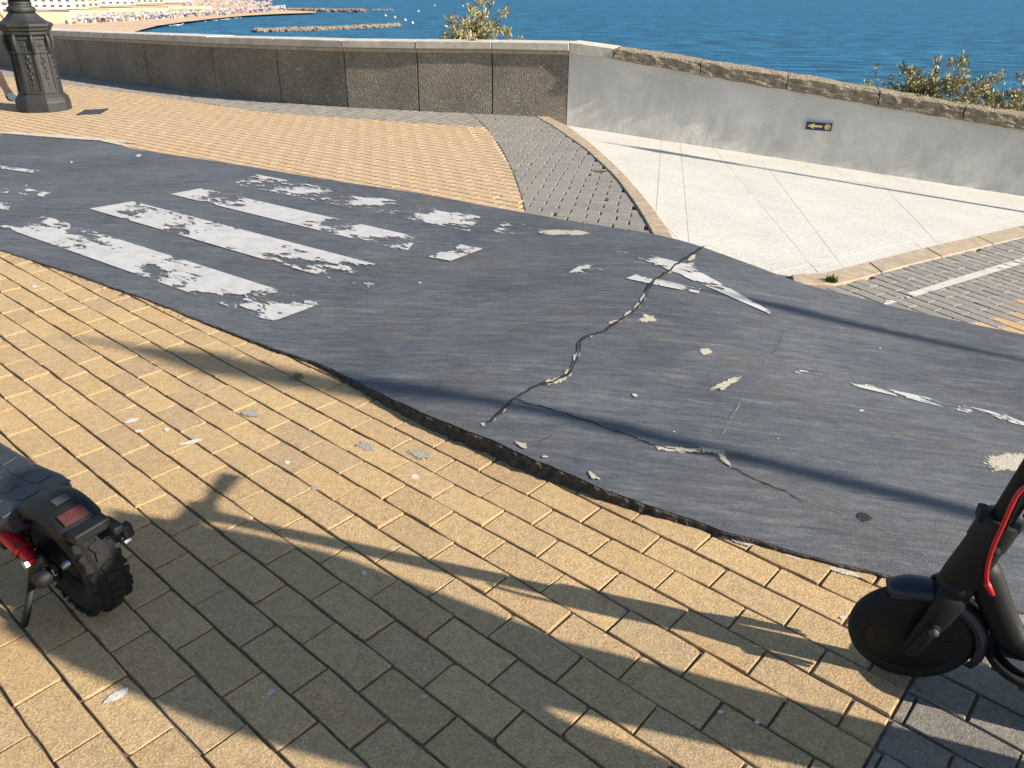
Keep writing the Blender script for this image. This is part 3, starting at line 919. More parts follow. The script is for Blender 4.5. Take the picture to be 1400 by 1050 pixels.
def blob(name, cu, cv, ru, rv, mat, parent, zf=PZ, dz=.005, n=26, seed=0, rot=0, jag=.3, thick=0.0015, lobe=1.0):
    vs, fs = [], []
    ring = []
    if n > 12: n = max(n, 54)
    for k in range(n):
        th = 2 * math.pi * k / n
        r = 1 + jag * mnoise.noise((math.cos(th) * 1.2 * lobe + seed * 3.7, math.sin(th) * 1.2 * lobe, seed * 1.3)) + jag * .55 * mnoise.noise((math.cos(th) * 3.4 + seed, math.sin(th) * 3.4, 9)) + min(jag, .5) * .45 * mnoise.noise((math.cos(th) * 9 + seed, math.sin(th) * 9, 4))
        r = max(r, .15)
        x, y = ru * r * math.cos(th), rv * r * math.sin(th)
        u = cu + x * math.cos(rot) - y * math.sin(rot); v = cv + x * math.sin(rot) + y * math.cos(rot)
        p = hit(u, v, zf); ring.append(p)
    c = sum(ring, Vector()) / n
    wr = []
    RG = ((.35, -.22), (.7, -.12), (1.0, .02), (1.3, .20))
    for f_, wv in RG:
        for p in ring:
            q = c.lerp(p, f_); vs.append((q.x, q.y, zf(q.x, q.y) + dz * .55)); wr.append(wv)
    vs.append((c.x, c.y, zf(c.x, c.y) + dz * .55)); wr.append(-.25)
    for k in range(n):
        j = (k + 1) % n
        fs.append((k, j, 4 * n))
        for L_ in range(3): fs.append((L_ * n + k, (L_ + 1) * n + k, (L_ + 1) * n + j, L_ * n + j))
    me = mesh(name, vs, fs)
    bm = bmesh.new(); bm.from_mesh(me); bmesh.ops.recalc_face_normals(bm, faces=bm.faces)
    if sum(f.normal.z for f in bm.faces) < 0: bmesh.ops.reverse_faces(bm, faces=bm.faces)
    bm.to_mesh(me); bm.free()
    me.attributes.new('wear', 'FLOAT', 'POINT').data.foreach_set('value', wr)
    return link(name, me, mat, parent)
bp = path
blob('worn_patch', 760, 318, 20, 3.4, M['cream'], bp, seed=1, jag=.3); blob('worn_patch', 787, 319, 16, 3.4, M['cream'], bp, seed=2, jag=.3)
blob('worn_patch', 886, 436, 9, 5, M['cream'], bp, seed=3, jag=.7); blob('worn_patch', 965, 481.5, 8, 4.6, M['cream'], bp, seed=4, jag=.25)
blob('worn_patch', 1394, 632, 40, 13, M['cream'], bp, seed=5, jag=.3)
blob('worn_patch', 994, 525, 19, 5, M['cream'], bp, seed=6, jag=.6, rot=-.45)
blob('worn_patch', 932, 366, 16, 6, M['cream'], bp, seed=7, jag=.6, rot=-.3)
blob('worn_patch', 930, 615, 26, 3.2, M['cream'], bp, seed=8, jag=.9, rot=.06); blob('worn_patch', 972, 617, 20, 3.6, M['cream'], bp, seed=9, jag=.9, rot=.15)
blob('worn_patch', 990, 629, 12, 3.6, M['cream'], bp, seed=10, jag=.9, rot=.75)
blob('oil_stain', 1182, 708, 9, 4.2, M['crack'], bp, seed=11, jag=.5, rot=.2, dz=.0046)
def ribbon(name, px, wpx, mat, parent, zf=PZ, dz=.0028, jag=.6, seed=0, n=90):
    pts = resample([Vector((u, v, 0)) for u, v in px], n)
    vs, fs = [], []
    for i, p in enumerate(pts):
        t = (pts[min(i + 1, n - 1)] - pts[max(i - 1, 0)]).normalized()
        nn = Vector((-t.y, t.x, 0))
        o = mnoise.noise((i * .35, seed * 7.1, 0)) * jag * 3.0 + mnoise.noise((i * 1.37, seed * 2.1, 8)) * jag * 1.6
        wd = wpx * (.25 + .9 * abs(mnoise.noise((i * .22, seed * 3.3, 5)))) * min(1, i / 3, (n - 1 - i) / 3) + .12
        for s in (-1, 1):
            q = hit(p.x + nn.x * (o + s * wd), p.y + nn.y * (o + s * wd), zf)
            vs.append((q.x, q.y, q.z + dz))
    for i in range(n - 1):
        k = i * 2
        fs.append((k, k + 1, k + 3, k + 2))
    me = mesh(name, vs, fs)
    bm = bmesh.new(); bm.from_mesh(me)
    if sum(f.normal.z for f in bm.faces) < 0: bmesh.ops.reverse_faces(bm, faces=bm.faces)
    bm.to_mesh(me); bm.free()
    return link(name, me, mat, parent)
main_crack = [(964, 337), (945, 350), (925, 362), (912, 374), (895, 384), (884, 397), (884, 406), (870, 425), (850, 438), (825, 455), (800, 462), (793, 470), (792, 485), (785, 500), (778, 513), (755, 524), (735, 528), (715, 540), (700, 550), (690, 560), (675, 575), (663, 583)]
ribbon('crack', main_crack, 2.2, M['crack'], bp, seed=1, dz=.0062, jag=.5, n=150)
for k, (u, v, ru, rv, ro) in enumerate([(879, 408, 3, 6.5, .4), (872, 420, 3.5, 6, .7), (857, 431, 3, 7, 1.0), (840, 441, 8, 2.2, -.2), (810, 459, 5, 1.6, -.3), (787, 489, 4, 7, .4), (777, 510, 5, 5.5, .3), (765, 520, 11, 3.4, -.25), (752, 523, 5, 4, 0), (946, 352, 7, 3, -.4), (690, 562, 4, 1.2, -.8), (676, 575, 3, 1.2, -.8), (661, 581, 4, 2.2, 0)]):
    blob('mortar_chip', u, v, ru, rv, M['cream'], bp, seed=20 + k, jag=.55, rot=ro, dz=.0055)
ribbon('crack', [(1068, 455), (1062, 475), (1050, 490), (1040, 510)], .8, M['scuff'], bp, seed=2, n=40)
ribbon('crack', [(1070, 452), (1066, 470), (1056, 486)], .5, M['crack'], bp, seed=3, n=40)
ribbon('crack', [(1018, 540), (1006, 560), (994, 580), (982, 604)], .5, M['scuff'], bp, seed=4, n=50)
ribbon('crack', [(1012, 552), (1000, 572), (988, 596)], .55, M['cream'], bp, seed=14, n=50)
long_crack = [(700, 545), (720, 552), (760, 562), (810, 578), (850, 592), (890, 608), (930, 618), (975, 622), (1000, 640), (1030, 655), (1060, 668), (1080, 676), (1100, 690)]
ribbon('crack', long_crack, .8, M['crack'], bp, seed=5, n=140); ribbon('crack', [(u + 3, v - 2) for u, v in long_crack[:6]], .6, M['scuff'], bp, seed=6, n=100)
ribbon('crack', [(1090, 680), (1130, 696), (1180, 712), (1230, 735), (1262, 758), (1276, 785)], .4, M['scuff'], bp, seed=7, n=90)
ribbon('crack', [(990, 722), (1005, 705), (1020, 692), (1040, 678)], .4, M['scuff'], bp, seed=8, n=40)
ribbon('crack', [(735, 605), (752, 598), (756, 594)], .5, M['crack'], bp, seed=10, n=30)
for k, (u, v) in enumerate([(868, 541), (921, 591), (1064, 600), (1178, 562), (1203, 477), (574, 387), (190, 213), (98, 222), (1030, 624), (745, 625), (36, 254)]):
    blob('scuff_mark', u, v, random.uniform(1.2, 3.2), random.uniform(.7, 1.6), M['cream'] if k % 3 else M['pebble'], bp, seed=60 + k, jag=.6, n=9, rot=random.uniform(-.5, .5))
for k, (u, v, ru, rv) in enumerate([(712, 608, 10, 3), (812, 652, 9, 3), (905, 614, 6, 2)]):
    blob('pale_chip', u, v, ru, rv, M['cream'] if k < 3 else M['scuff'], bp, seed=90 + k, jag=.7, n=18, rot=.4)
blob('mortar_strip', 90, 188, 95, 2.0, M['mortar'], bp, seed=40, jag=.15, n=40, rot=.075, dz=.012)
blob('mortar_strip', 148, 194, 32, 1.8, M['mortar'], bp, seed=41, jag=.15, n=30, rot=.22, dz=.014)

# stains, chips and rubbish on the near bricks
npv = bpy.data.objects['near_pavement']
for k, (u, v, ru, rv, ro, mk) in enumerate([(262, 605, 12, 1.8, -.25, 'dropping'), (180, 576, 8, 2, -.3, 'dropping'), (160, 952, 15, 3.6, -.5, 'dropping'), (190, 590, 4, 1.6, 0, 'dropping'), (228, 588, 3, 2, 0, 'dropping'), (568, 652, 4, 2.4, 0, 'dropping'), (498, 784, 3, 2.5, .4, 'dropping'), (371, 947, 4, 2.6, -.6, 'dropping'), (580, 953, 2, 1.5, 0, 'dropping'), (1153, 845, 4, 1.5, 0, 'dropping'), (985, 974, 3, 2, 0, 'dropping'), (1035, 988, 3, 2, 0, 'dropping'), (48, 392, 3, 1.5, 0, 'dropping'), (640, 790, 0, 0, 0, None), (343, 566, 13, 5, .1, 'stain'), (393, 633, 3, 2, 0, 'dropping'), (1015, 738, 14, 5, .35, 'dropping'), (1150, 781, 34, 3.2, .30, 'mortar'), (1085, 762, 14, 3, .35, 'mortar'), (1012, 741, 16, 3.4, .35, 'mortar'), (500, 611, 13, 6, .3, 'stain'), (573, 622, 17, 6, .3, 'stain'), (430, 668, 6, 3, .2, 'stain')]):
    if mk: blob('stain', u, v, ru, rv, M[mk], npv, zf=zt, dz=.0042, seed=120 + k, jag=.3, n=22, rot=ro)
mbd = MB()
for k in range(260):      # crumbs lying along the broken edge
    f = random.random()
    i = int(len(near_s) * (.36 + .3 * f))
    a = near_s[i]; b = near_s[i + 1]
    t = (b - a).normalized(); out = Vector((t.y, -t.x, 0))
    p = a + out * abs(random.gauss(.012, .016)) + t * random.uniform(-.02, .02)
    r = random.uniform(.0015, .0065)
    vs = [(p.x + r * random.uniform(.6, 1.3) * x, p.y + r * random.uniform(.6, 1.3) * y, zt(p.x, p.y) + .002 + r * .8 * z) for x, y, z in ((1, 0, 0), (0, 1, 0), (-1, 0, 0), (0, -1, 0), (0, 0, 1), (0, 0, -1))]
    mbd.add(vs, [(0, 1, 4), (1, 2, 4), (2, 3, 4), (3, 0, 4), (1, 0, 5), (2, 1, 5), (3, 2, 5), (0, 3, 5)])
q = mbd.build('edge_rubble', M['edge']); q['kind'] = 'stuff'; q['label'] = 'dark crumbs of asphalt lying along the broken path edge'
def shard(u, v, L, Wd, Hh, ang, mat, label):
    p = hit(u, v, zt)
    me = prism_mesh('brick_shard', [(x * L / 2 + random.uniform(-.004, .004), y * Wd / 2 + random.uniform(-.003, .003)) for x, y in ((-1, -1), (0, -.8), (1, -.7), (.9, 1), (.1, .8), (-.8, 1))], Hh, .003)
    o = link('brick_shard', me, mat)
    o.location = (p.x, p.y, p.z + Hh); o.rotation_euler = (random.uniform(-.06, .06), random.uniform(-.06, .06), ang)
    return tag(o, label, 'brick piece')
shard(914, 708, .055, .022, .012, R(-42), M['redbrick'], 'red brick shard wedged at the broken edge of the path')

def tuft(name, base, h, spread, n, mats, label, cat='weed', lean=(0, 0), lw=.004):
    root = empty(name, Matrix.Translation(base))
    tag(root, label, cat)
    for mi, mat in enumerate(mats):
        vs, fs = [], []
        for k in range(n // len(mats)):
            a = random.uniform(0, 2 * math.pi); r = spread * math.sqrt(random.random())
            x, y = r * math.cos(a), r * math.sin(a)
            hh = h * random.uniform(.4, 1)
            dx, dy = math.cos(a) * spread * .6 * random.random() + lean[0] * hh, math.sin(a) * spread * .6 * random.random() + lean[1] * hh
            b = random.uniform(0, math.pi); wx, wy = lw * math.cos(b), lw * math.sin(b)
            i0 = len(vs)
            vs += [(x - wx, y - wy, 0), (x + wx, y + wy, 0), (x + dx * .5 + wx, y + dy * .5 + wy, hh * .6), (x + dx * .5 - wx, y + dy * .5 - wy, hh * .6), (x + dx, y + dy, hh)]
            fs += [(i0, i0 + 1, i0 + 2, i0 + 3), (i0 + 3, i0 + 2, i0 + 4)]
        link('leaves' if mi == 0 else 'dry_leaves', mesh(name, vs, fs), mat, root)
    return root
tuft('weed', hit(406, 517, zt), .018, .022, 110, [M['leaf_y'], M['leaf_dry']], 'dry yellowish weed growing between yellow bricks near the path edge', lw=.0022)
tuft('weed', hit(1136, 386, rz), .05, .028, 90, [M['leaf_fresh'], M['leaf_g']], 'small green weed at the foot of the lower kerb', lw=.005)
tuft('weed', hit(822, 234), .012, .05, 70, [M['leaf_g'], M['leaf_dry']], 'flat green weed in the joint beside the curved kerb', lw=.005)

# ------------------------------------------------------------------ walls
def top_px(u):
    T = [(-700, -55), (-330, 5), (-160, 24), (-60, 31), (30, 37.5), (123, 42), (210, 45.5), (315, 49.5), (384, 52), (466, 54.2), (584, 55.5), (668, 56), (775, 58)]
    for (a, b), (c, d) in zip(T, T[1:]):
        if a <= u <= c: return b + (d - b) * (u - a) / (c - a)
wallL = tag(empty('parapet_wall', Matrix.Translation(WALLW[7])), 'dark pebble-dashed parapet wall with grey coping curving along the promenade', 'wall')
WTOP = []
for (u, v), P in zip(WALL_PX, WALLW):
    WTOP.append(z_on_vertical(P, top_px(u) + .5) if u > -200 else None)
WTOP = [t if t is not None else WTOP[2] for t in WTOP]
def prism_between(name, A, B, d0, d1, za0, za1, zb0, zb1, mat, parent, gap=.004, ga=True, gb_=True, bevel=.004):
    """box between plan points A,B; d0..d1 measured from the wall line towards the sea; z ranges at A and B"""
    t = (B - A); t.z = 0; L = t.length; t.normalize(); n = Vector((-t.y, t.x, 0))
    a = A + t * (gap if ga else 0); b = B - t * (gap if gb_ else 0)
    vs = []
    for P, z0_, z1_ in ((a, za0, za1), (b, zb0, zb1)):
        for d in (d0, d1):
            for z in (z0_, z1_): vs.append((P.x + n.x * d, P.y + n.y * d, z))
    fs = [(0, 4, 5, 1), (2, 3, 7, 6), (1, 5, 7, 3), (0, 2, 6, 4), (0, 1, 3, 2), (4, 6, 7, 5)]
    me = mesh(name, vs, fs)
    bm = bmesh.new(); bm.from_mesh(me); bmesh.ops.recalc_face_normals(bm, faces=bm.faces)
    if bevel: bmesh.ops.bevel(bm, geom=list(bm.edges), offset=bevel, segments=1, affect='EDGES')
    bm.to_mesh(me); bm.free()
    o = link(name, me, mat)
    o.parent = parent; o.matrix_parent_inverse = parent.matrix_world.inverted()
    return o
bpy.context.view_layer.update()
for i in range(len(WALLW) - 1):
    A, B, ta, tb = WALLW[i], WALLW[i + 1], WTOP[i], WTOP[i + 1]
    if i == len(WALLW) - 2: lowb = -.2
    prism_between('wall_panel', A, B, 0, .10, -.2, ta - .125, -.2, tb - .125, M['aggregate'], wallL, .007)
    prism_between('wall_core', A, B, .09, .36, -.6, ta - .14, -.6, tb - .14, M['ledge'], wallL, 0, bevel=0)
    prism_between('ledge', A, B, -.012, .37, ta - .127, ta - .082, tb - .127, tb - .082, M['ledge'], wallL, .0, bevel=.006)
    # coping stones, about 0.9 m each
    L = (B - A).length; n = max(1, round(L / 1.0))
    for k in range(n):
        p, q = A.lerp(B, k / n), A.lerp(B, (k + 1) / n)
        za, zb = ta + (tb - ta) * k / n, ta + (tb - ta) * (k + 1) / n
        prism_between('coping_stone', p, q, -.035 + random.uniform(-.004, .004), .40, za - .081, za + random.uniform(-.003, .003), zb - .081, zb + random.uniform(-.003, .003), M['coping'], wallL, .003, bevel=.006)
# right wall
wallR = tag(empty('plastered_wall', Matrix.Translation(CORNER)), 'pale grey plastered wall with rough stone coping beside the white slab', 'wall')
bpy.context.view_layer.update()
nrmR = Vector((-rdir.y, rdir.x, 0))
def wall_pt(u, v):            # point on the right wall's face seen at (u, v)
    d = rayd(u, v)
    t = (CORNER - CAM).dot(nrmR) / d.dot(nrmR)
    p = CAM + d * t
    return (p - CORNER).dot(rdir), p.z
bot = [wall_pt(*q) for q in ((776, 73), (840, 81), (1050, 119.5), (1250, 154), (1400, 178))]
tops = [wall_pt(*q) for q in ((776, 57), (840, 65.5), (1050, 98), (1250, 132.5), (1400, 157))]
def interp(T, s):
    if s <= T[0][0]: return T[0][1]
    for (a, b), (c, d) in zip(T, T[1:]):
        if a <= s <= c: return b + (d - b) * (s - a) / (c - a)
    (a, b), (c, d) = T[-2], T[-1]
    return d + (d - b) / (c - a) * (s - c)
WL = 14.0
vs, fs = [], []
nseg = 120
for i in range(nseg + 1):
    s = WL * i / nseg
    P = CORNER + rdir * s
    zb = interp(bot, s) + .012
    for k in range(15):
        z = -1.1 + (zb + 1.1) * k / 14 if k else -1.1
        off = mnoise.noise((s * 1.2, z * 1.6, 4)) * .012 + mnoise.noise((s * 5, z * 6, 7)) * .004
        q = P - nrmR * off
        vs.append((q.x, q.y, z))
for i in range(nseg):
    for k in range(14):
        a = i * 15 + k
        fs.append((a, a + 15, a + 16, a + 1))
o = link('plaster_face', mesh('plaster_face', vs, fs, True), M['plaster']); o.parent = wallR; o.matrix_parent_inverse = wallR.matrix_world.inverted()
prism_between('wall_core', CORNER + rdir * .01, CORNER + rdir * WL, .03, .36, -1.6, interp(bot, 0) - .02, -1.6, interp(bot, WL) - .02, M['ledge'], wallR, 0, bevel=0)
s1 = tops[1][0]
prism_between('coping_stone', CORNER, CORNER + rdir * s1, -.03, .40, interp(bot, 0), interp(tops, 0), interp(bot, s1), interp(tops, s1), M['coping'], wallR, .003, bevel=.008)
# rough coping stones
s = s1; k = 0
while s < WL - .5:
    L = random.uniform(.55, .95)
    nx, ny, nz = 16, 7, 4
    bm = bmesh.new()
    bmesh.ops.create_cube(bm, size=1.0)
    bmesh.ops.subdivide_edges(bm, edges=bm.edges[:], cuts=9, use_grid_fill=True)
    for v in bm.verts:
        ss = s + .006 + (v.co.x + .5) * (L - .012)
        zlo, zhi = interp(bot, ss), interp(tops, ss)
        d = -.045 + (v.co.y + .5) * .43
        z = zlo + (v.co.z + .5) * (zhi - zlo)
        p = CORNER + rdir * ss + nrmR * d
        p.z = z
        # round the edges and break them up
        e1 = abs(v.co.y) > .45 and abs(v.co.z) > .45
        nn = Vector((mnoise.noise((p.x * 11, p.y * 11, p.z * 11)), mnoise.noise((p.x * 11 + 9, p.y * 11, p.z * 11)), mnoise.noise((p.x * 11, p.y * 11 + 5, p.z * 11)))) * .015
        nn += Vector((mnoise.noise((p.x * 34, p.y * 34, p.z * 34)), mnoise.noise((p.x * 34 + 9, p.y * 34, p.z * 34)), mnoise.noise((p.x * 34, p.y * 34 + 5, p.z * 34)))) * .011
        if e1: p = p + nrmR * (-.022 if v.co.y > 0 else .022) + Vector((0, 0, -.016 if v.co.z > 0 else .008))
        if abs(v.co.z + .5) < .01 and v.co.y > -.3: nn *= .2
        v.co = p + nn
    me = bpy.data.meshes.new('rough_coping_stone'); bm.to_mesh(me); bm.free()
    o = link('rough_coping_stone', me, M['roughcope']); o.parent = wallR; o.matrix_parent_inverse = wallR.matrix_world.inverted()
    s += L; k += 1
# wayfinding tile on the wall
sg = [wall_pt(u, v) for u, v in ((1102.5, 165.5), (1138, 168.3), (1136, 179), (1101, 176.5))]
sc_ = sum(p[0] for p in sg) / 4; zc_ = sum(p[1] for p in sg) / 4
sw = ((sg[1][0] - sg[0][0]) + (sg[2][0] - sg[3][0])) / 2; sh = ((sg[0][1] - sg[3][1]) + (sg[1][1] - sg[2][1])) / 2
tilt = math.atan2(sg[1][1] - sg[0][1], sg[1][0] - sg[0][0])
Pc = CORNER + rdir * sc_; Pc.z = zc_
Ms = Matrix((rdir, Vector((0, 0, 1)), -nrmR)).transposed().to_4x4()
Ms = Matrix.Translation(Pc - nrmR * .016) @ Ms @ Matrix.Rotation(tilt, 4, 'Z')
sign = empty('wayfinding_sign', Ms)
tag(sign, 'small navy tile with yellow arrow and shell set on the plastered wall', 'sign')
def flat(name, pts, z, th, mat, parent):
    n = len(pts)
    if area(pts) < 0: pts = pts[::-1]
    vs = [(x, y, z - th) for x, y in pts] + [(x, y, z) for x, y in pts]
    fs = [tuple(range(n, 2 * n))] + [(i, (i + 1) % n, n + (i + 1) % n, n + i) for i in range(n)]
    return link(name, mesh(name, vs, fs), mat, parent)
a, b = sw / 2, sh / 2
flat('mortar_bed', [(-a * 1.07, -b * 1.2), (a * 1.03, -b * 1.15), (a * 1.05, b * 1.18), (-a * 1.05, b * 1.2)], .004, .02, M['signmortar'], sign)
flat('tile', [(-a, -b), (a, -b), (a, b), (-a, b)], .010, .01, M['signblue'], sign)
ax = lambda x: -a + x * 2 * a
flat('arrow', [(ax(.06), 0), (ax(.34), b * .72), (ax(.30), b * .24), (ax(.64), b * .2), (ax(.64), -b * .2), (ax(.30), -b * .24), (ax(.34), -b * .72)], .0125, .002, M['signyellow'], sign)
shell = []
for k in range(22):
    th = 2 * math.pi * k / 22
    r = b * .78 * (1 + .10 * math.cos(9 * th))
    shell.append((ax(.84) + r * math.cos(th), r * math.sin(th)))
flat('shell_emblem', shell, .0125, .002, M['signshell'], sign)
for k in range(5):
    th = math.pi + R(-50 + 25 * k)
    c, s_ = math.cos(th), math.sin(th)
    r0, r1, hw = b * .1, b * .72, b * .05
    flat('shell_rib', [(ax(.84) + r0 * c - hw * s_, r0 * s_ + hw * c), (ax(.84) + r0 * c + hw * s_, r0 * s_ - hw * c), (ax(.84) + r1 * c + 2 * hw * s_, r1 * s_ - 2 * hw * c), (ax(.84) + r1 * c - 2 * hw * s_, r1 * s_ + 2 * hw * c)], .0138, .001, M['signyellow'], sign)

# ------------------------------------------------------------------ shrubs beyond the wall
def shrub(base, h, spread, nleaf, leafmats, label, seed, stems=14, ll=.045, lw=.010, up=.6):
    rr = random.Random(seed)
    root = empty('coastal_shrub', Matrix.Translation(base)); tag(root, label, 'shrub', 'shrubs growing behind the wall')
    mb = MB(); tips = []
    for k in range(stems):
        a = rr.uniform(0, 2 * math.pi); sp = spread * math.sqrt(rr.random())
        hh = h * rr.uniform(.82, 1) * (1 - .30 * (sp / spread) ** 2)
        pts = [Vector((0, 0, -.05)) + Vector((math.cos(a), math.sin(a), 0)) * sp * .25]
        for j in range(1, 6):
            f = j / 5
            pts.append(Vector((math.cos(a) * sp * (.25 + .75 * f) + rr.gauss(0, .02), math.sin(a) * sp * (.25 + .75 * f) + rr.gauss(0, .02), hh * f ** .8)))
        mb.sweep(pts, [.006, .005, .004, .003, .0025, .0015], 5)
        for j in range(1, 6): tips.append((pts[j], (pts[j] - pts[j - 1]).normalized(), j))
        for b in range(4):
            j = rr.randint(2, 4); d = Vector((rr.gauss(0, 1), rr.gauss(0, 1), rr.uniform(.2, 1.2))).normalized()
            q = pts[j] + d * rr.uniform(.05, .14)
            mb.sweep([pts[j], q], [.002, .001], 4); tips.append((q, d, 5)); tips.append((pts[j].lerp(q, .6), d, 4))
    mb.build('stems', M['twig'], root)
    sets = [([], []) for _ in leafmats]
    for k in range(nleaf):
        p, d, j = rr.choice(tips)
        if j < 3 and rr.random() < .55: continue
        p = p + Vector((rr.gauss(0, .022), rr.gauss(0, .022), rr.gauss(0, .025)))
        dd = (d * up + Vector((rr.gauss(0, .6), rr.gauss(0, .6), rr.gauss(.25, .5)))).normalized()
        sd = dd.cross(Vector((rr.gauss(0, 1), rr.gauss(0, 1), rr.gauss(0, 1)))).normalized()
        l, w_ = ll * rr.uniform(.5, 1.2), lw * rr.uniform(.6, 1.2)
        vs, fs = sets[min(len(leafmats) - 1, int(rr.random() ** 1.3 * len(leafmats)))]
        i0 = len(vs)
        vs += [p, p + dd * l * .5 + sd * w_, p + dd * l, p + dd * l * .5 - sd * w_]
        fs.append((i0, i0 + 1, i0 + 2, i0 + 3))
    for (vs, fs), mt in zip(sets, leafmats):
        if vs: link('foliage', mesh('foliage', vs, fs), mt, root)
    return root
def behind(u, back, zoff):
    # a spot behind the wall line in the viewing direction of column u
    d = rayd(u, 60)
    L = WALLW + [RW_FAR]
    for a_, b_ in zip(L, L[1:]):
        t2 = (b_ - a_); n2 = Vector((-t2.y, t2.x, 0)).normalized()
        t = (a_ - CAM).dot(n2) / Vector((d.x, d.y, 0)).dot(n2)
        p = Vector((d.x * t, d.y * t, 0))
        if 0 <= (p - a_).dot(t2) <= t2.length_squared: break
    p = p + Vector((d.x, d.y, 0)).normalized() * back
    return Vector((p.x, p.y, zoff + (slabz(p.x, p.y) if p.x > CORNER.x else 0)))
shrub(behind(655, .75, -.3), 1.56, .62, 14000, [M['leaf_y'], M['leaf_g'], M['leaf_dry']], 'yellowish dry shrub poking above the long coping in mid picture', 3, 40, .06, .011)
shrub(behind(1300, .65, -.25), 1.46, .62, 20000, [M['leaf_g'], M['leaf_y'], M['leaf_dry']], 'bushy olive shrub rising over the rough coping at the right', 4, 48, .055, .012)
shrub(behind(1405, .7, -.25), 1.38, .6, 16000, [M['leaf_dry'], M['leaf_g'], M['leaf_y']], 'greyish dry shrub at the right edge behind the rough coping', 5, 40, .05, .010)
shrub(behind(1252, .6, -.25), 1.3, .25, 1500, [M['leaf_dry'], M['leaf_g']], 'thin brown dead shrub left of the bushy olive shrub', 6, 20, .045, .007)
shrub(behind(1213, .6, -.25), 1.3, .14, 900, [M['leaf_g'], M['leaf_y']], 'small upright green plant behind the rough coping, leftmost there', 8, 10, .045, .008)
shrub(behind(1350, .6, -.25), 1.2, .45, 8000, [M['leaf_dry'], M['leaf_y']], 'low brown scrub between the two larger right hand shrubs', 9, 22, .045, .008)

# ------------------------------------------------------------------ far coast
zb_ = lambda x, y: SEA + 1.0
def flat_px(name, px, zf, mat, th=0.0):
    pts = [hit(u, v, zf) for u, v in px]
    me = mesh(name, [(p.x, p.y, p.z) for p in pts], [tuple(range(len(pts)))])
    bm = bmesh.new(); bm.from_mesh(me)
    if sum(f.normal.z for f in bm.faces) < 0: bmesh.ops.reverse_faces(bm, faces=bm.faces)
    bm.to_mesh(me); bm.free()
    return link(name, me, mat)
beach_px = [(120, 60), (215, 35), (255, 29.5), (300, 24.5), (340, 21), (380, 19), (430, 17.3), (432, 15.8), (395, 14), (360, 12), (352, 9.5), (368, 6.5), (372, 4), (345, 1.5), (310, -1.5), (260, -5), (200, -8), (60, -10), (-200, -10), (-400, 0), (-400, 60)]
struct(flat_px('beach', beach_px, zb_, M['sand']))
wet = [(215, 35), (255, 29.5), (300, 24.5), (340, 21), (380, 19), (430, 17.3)]
mbf = MB()
for k in range(26):
    f = random.random(); i = int(f * 5); u = wet[i][0] + (wet[i + 1][0] - wet[i][0]) * (f * 5 - i); v = wet[i][1] + (wet[i + 1][1] - wet[i][1]) * (f * 5 - i) + random.uniform(.2, 1.6)
    p = hit(u, v, lambda x, y: SEA + .15)
    mbf.box((p.x, p.y, p.z), (random.uniform(3, 14), random.uniform(.8, 2), .15), rz_=random.uniform(-.2, .2))
q = mbf.build('surf', M['foam']); q['kind'] = 'stuff'; q['label'] = 'white surf breaking along the far beach'
vs, fs, rn = [], [], []
def crowd_box(p, sx, sy, sz, r):
    i0 = len(vs)
    for z in (0, sz):
        for x, y in ((-sx, -sy), (sx, -sy), (sx, sy), (-sx, sy)): vs.append((p.x + x / 2, p.y + y / 2, p.z + z))
    for f in ((4, 5, 6, 7), (0, 1, 5, 4), (1, 2, 6, 5), (2, 3, 7, 6), (3, 0, 4, 7)): fs.append(tuple(i0 + k for k in f)); rn.append(r)
for k in range(2600):
    f = random.random()
    u = 90 + 300 * f ** .9
    lo = 33 - 19 * f; hi = 26 - 14.5 * f
    v = random.uniform(hi, lo) + random.gauss(0, .6)
    if random.random() < .12: u, v = random.uniform(250, 372), random.uniform(2, 9)
    p = hit(u, v, zb_)
    if random.random() < .35:      # parasol: pole and a faceted canopy
        r = random.random(); i0 = len(vs); R_ = random.uniform(.8, 1.3)
        for j in range(6): vs.append((p.x + R_ * math.cos(j * 1.047), p.y + R_ * math.sin(j * 1.047), p.z + 1.7))
        vs.append((p.x, p.y, p.z + 2.3))
        for j in range(6): fs.append((i0 + j, i0 + (j + 1) % 6, i0 + 6)); rn.append(r)
    else: crowd_box(p, random.uniform(.4, 1.2), random.uniform(.4, .8), random.uniform(.5, 1.6), random.random())
me = mesh('beach_crowd', vs, fs)
me.attributes.new('rnd', 'FLOAT', 'FACE').data.foreach_set('value', rn)
q = link('beach_crowd', me, M['crowd']); q['kind'] = 'stuff'; q['label'] = 'far-off crowd of bathers and parasols on the beach'
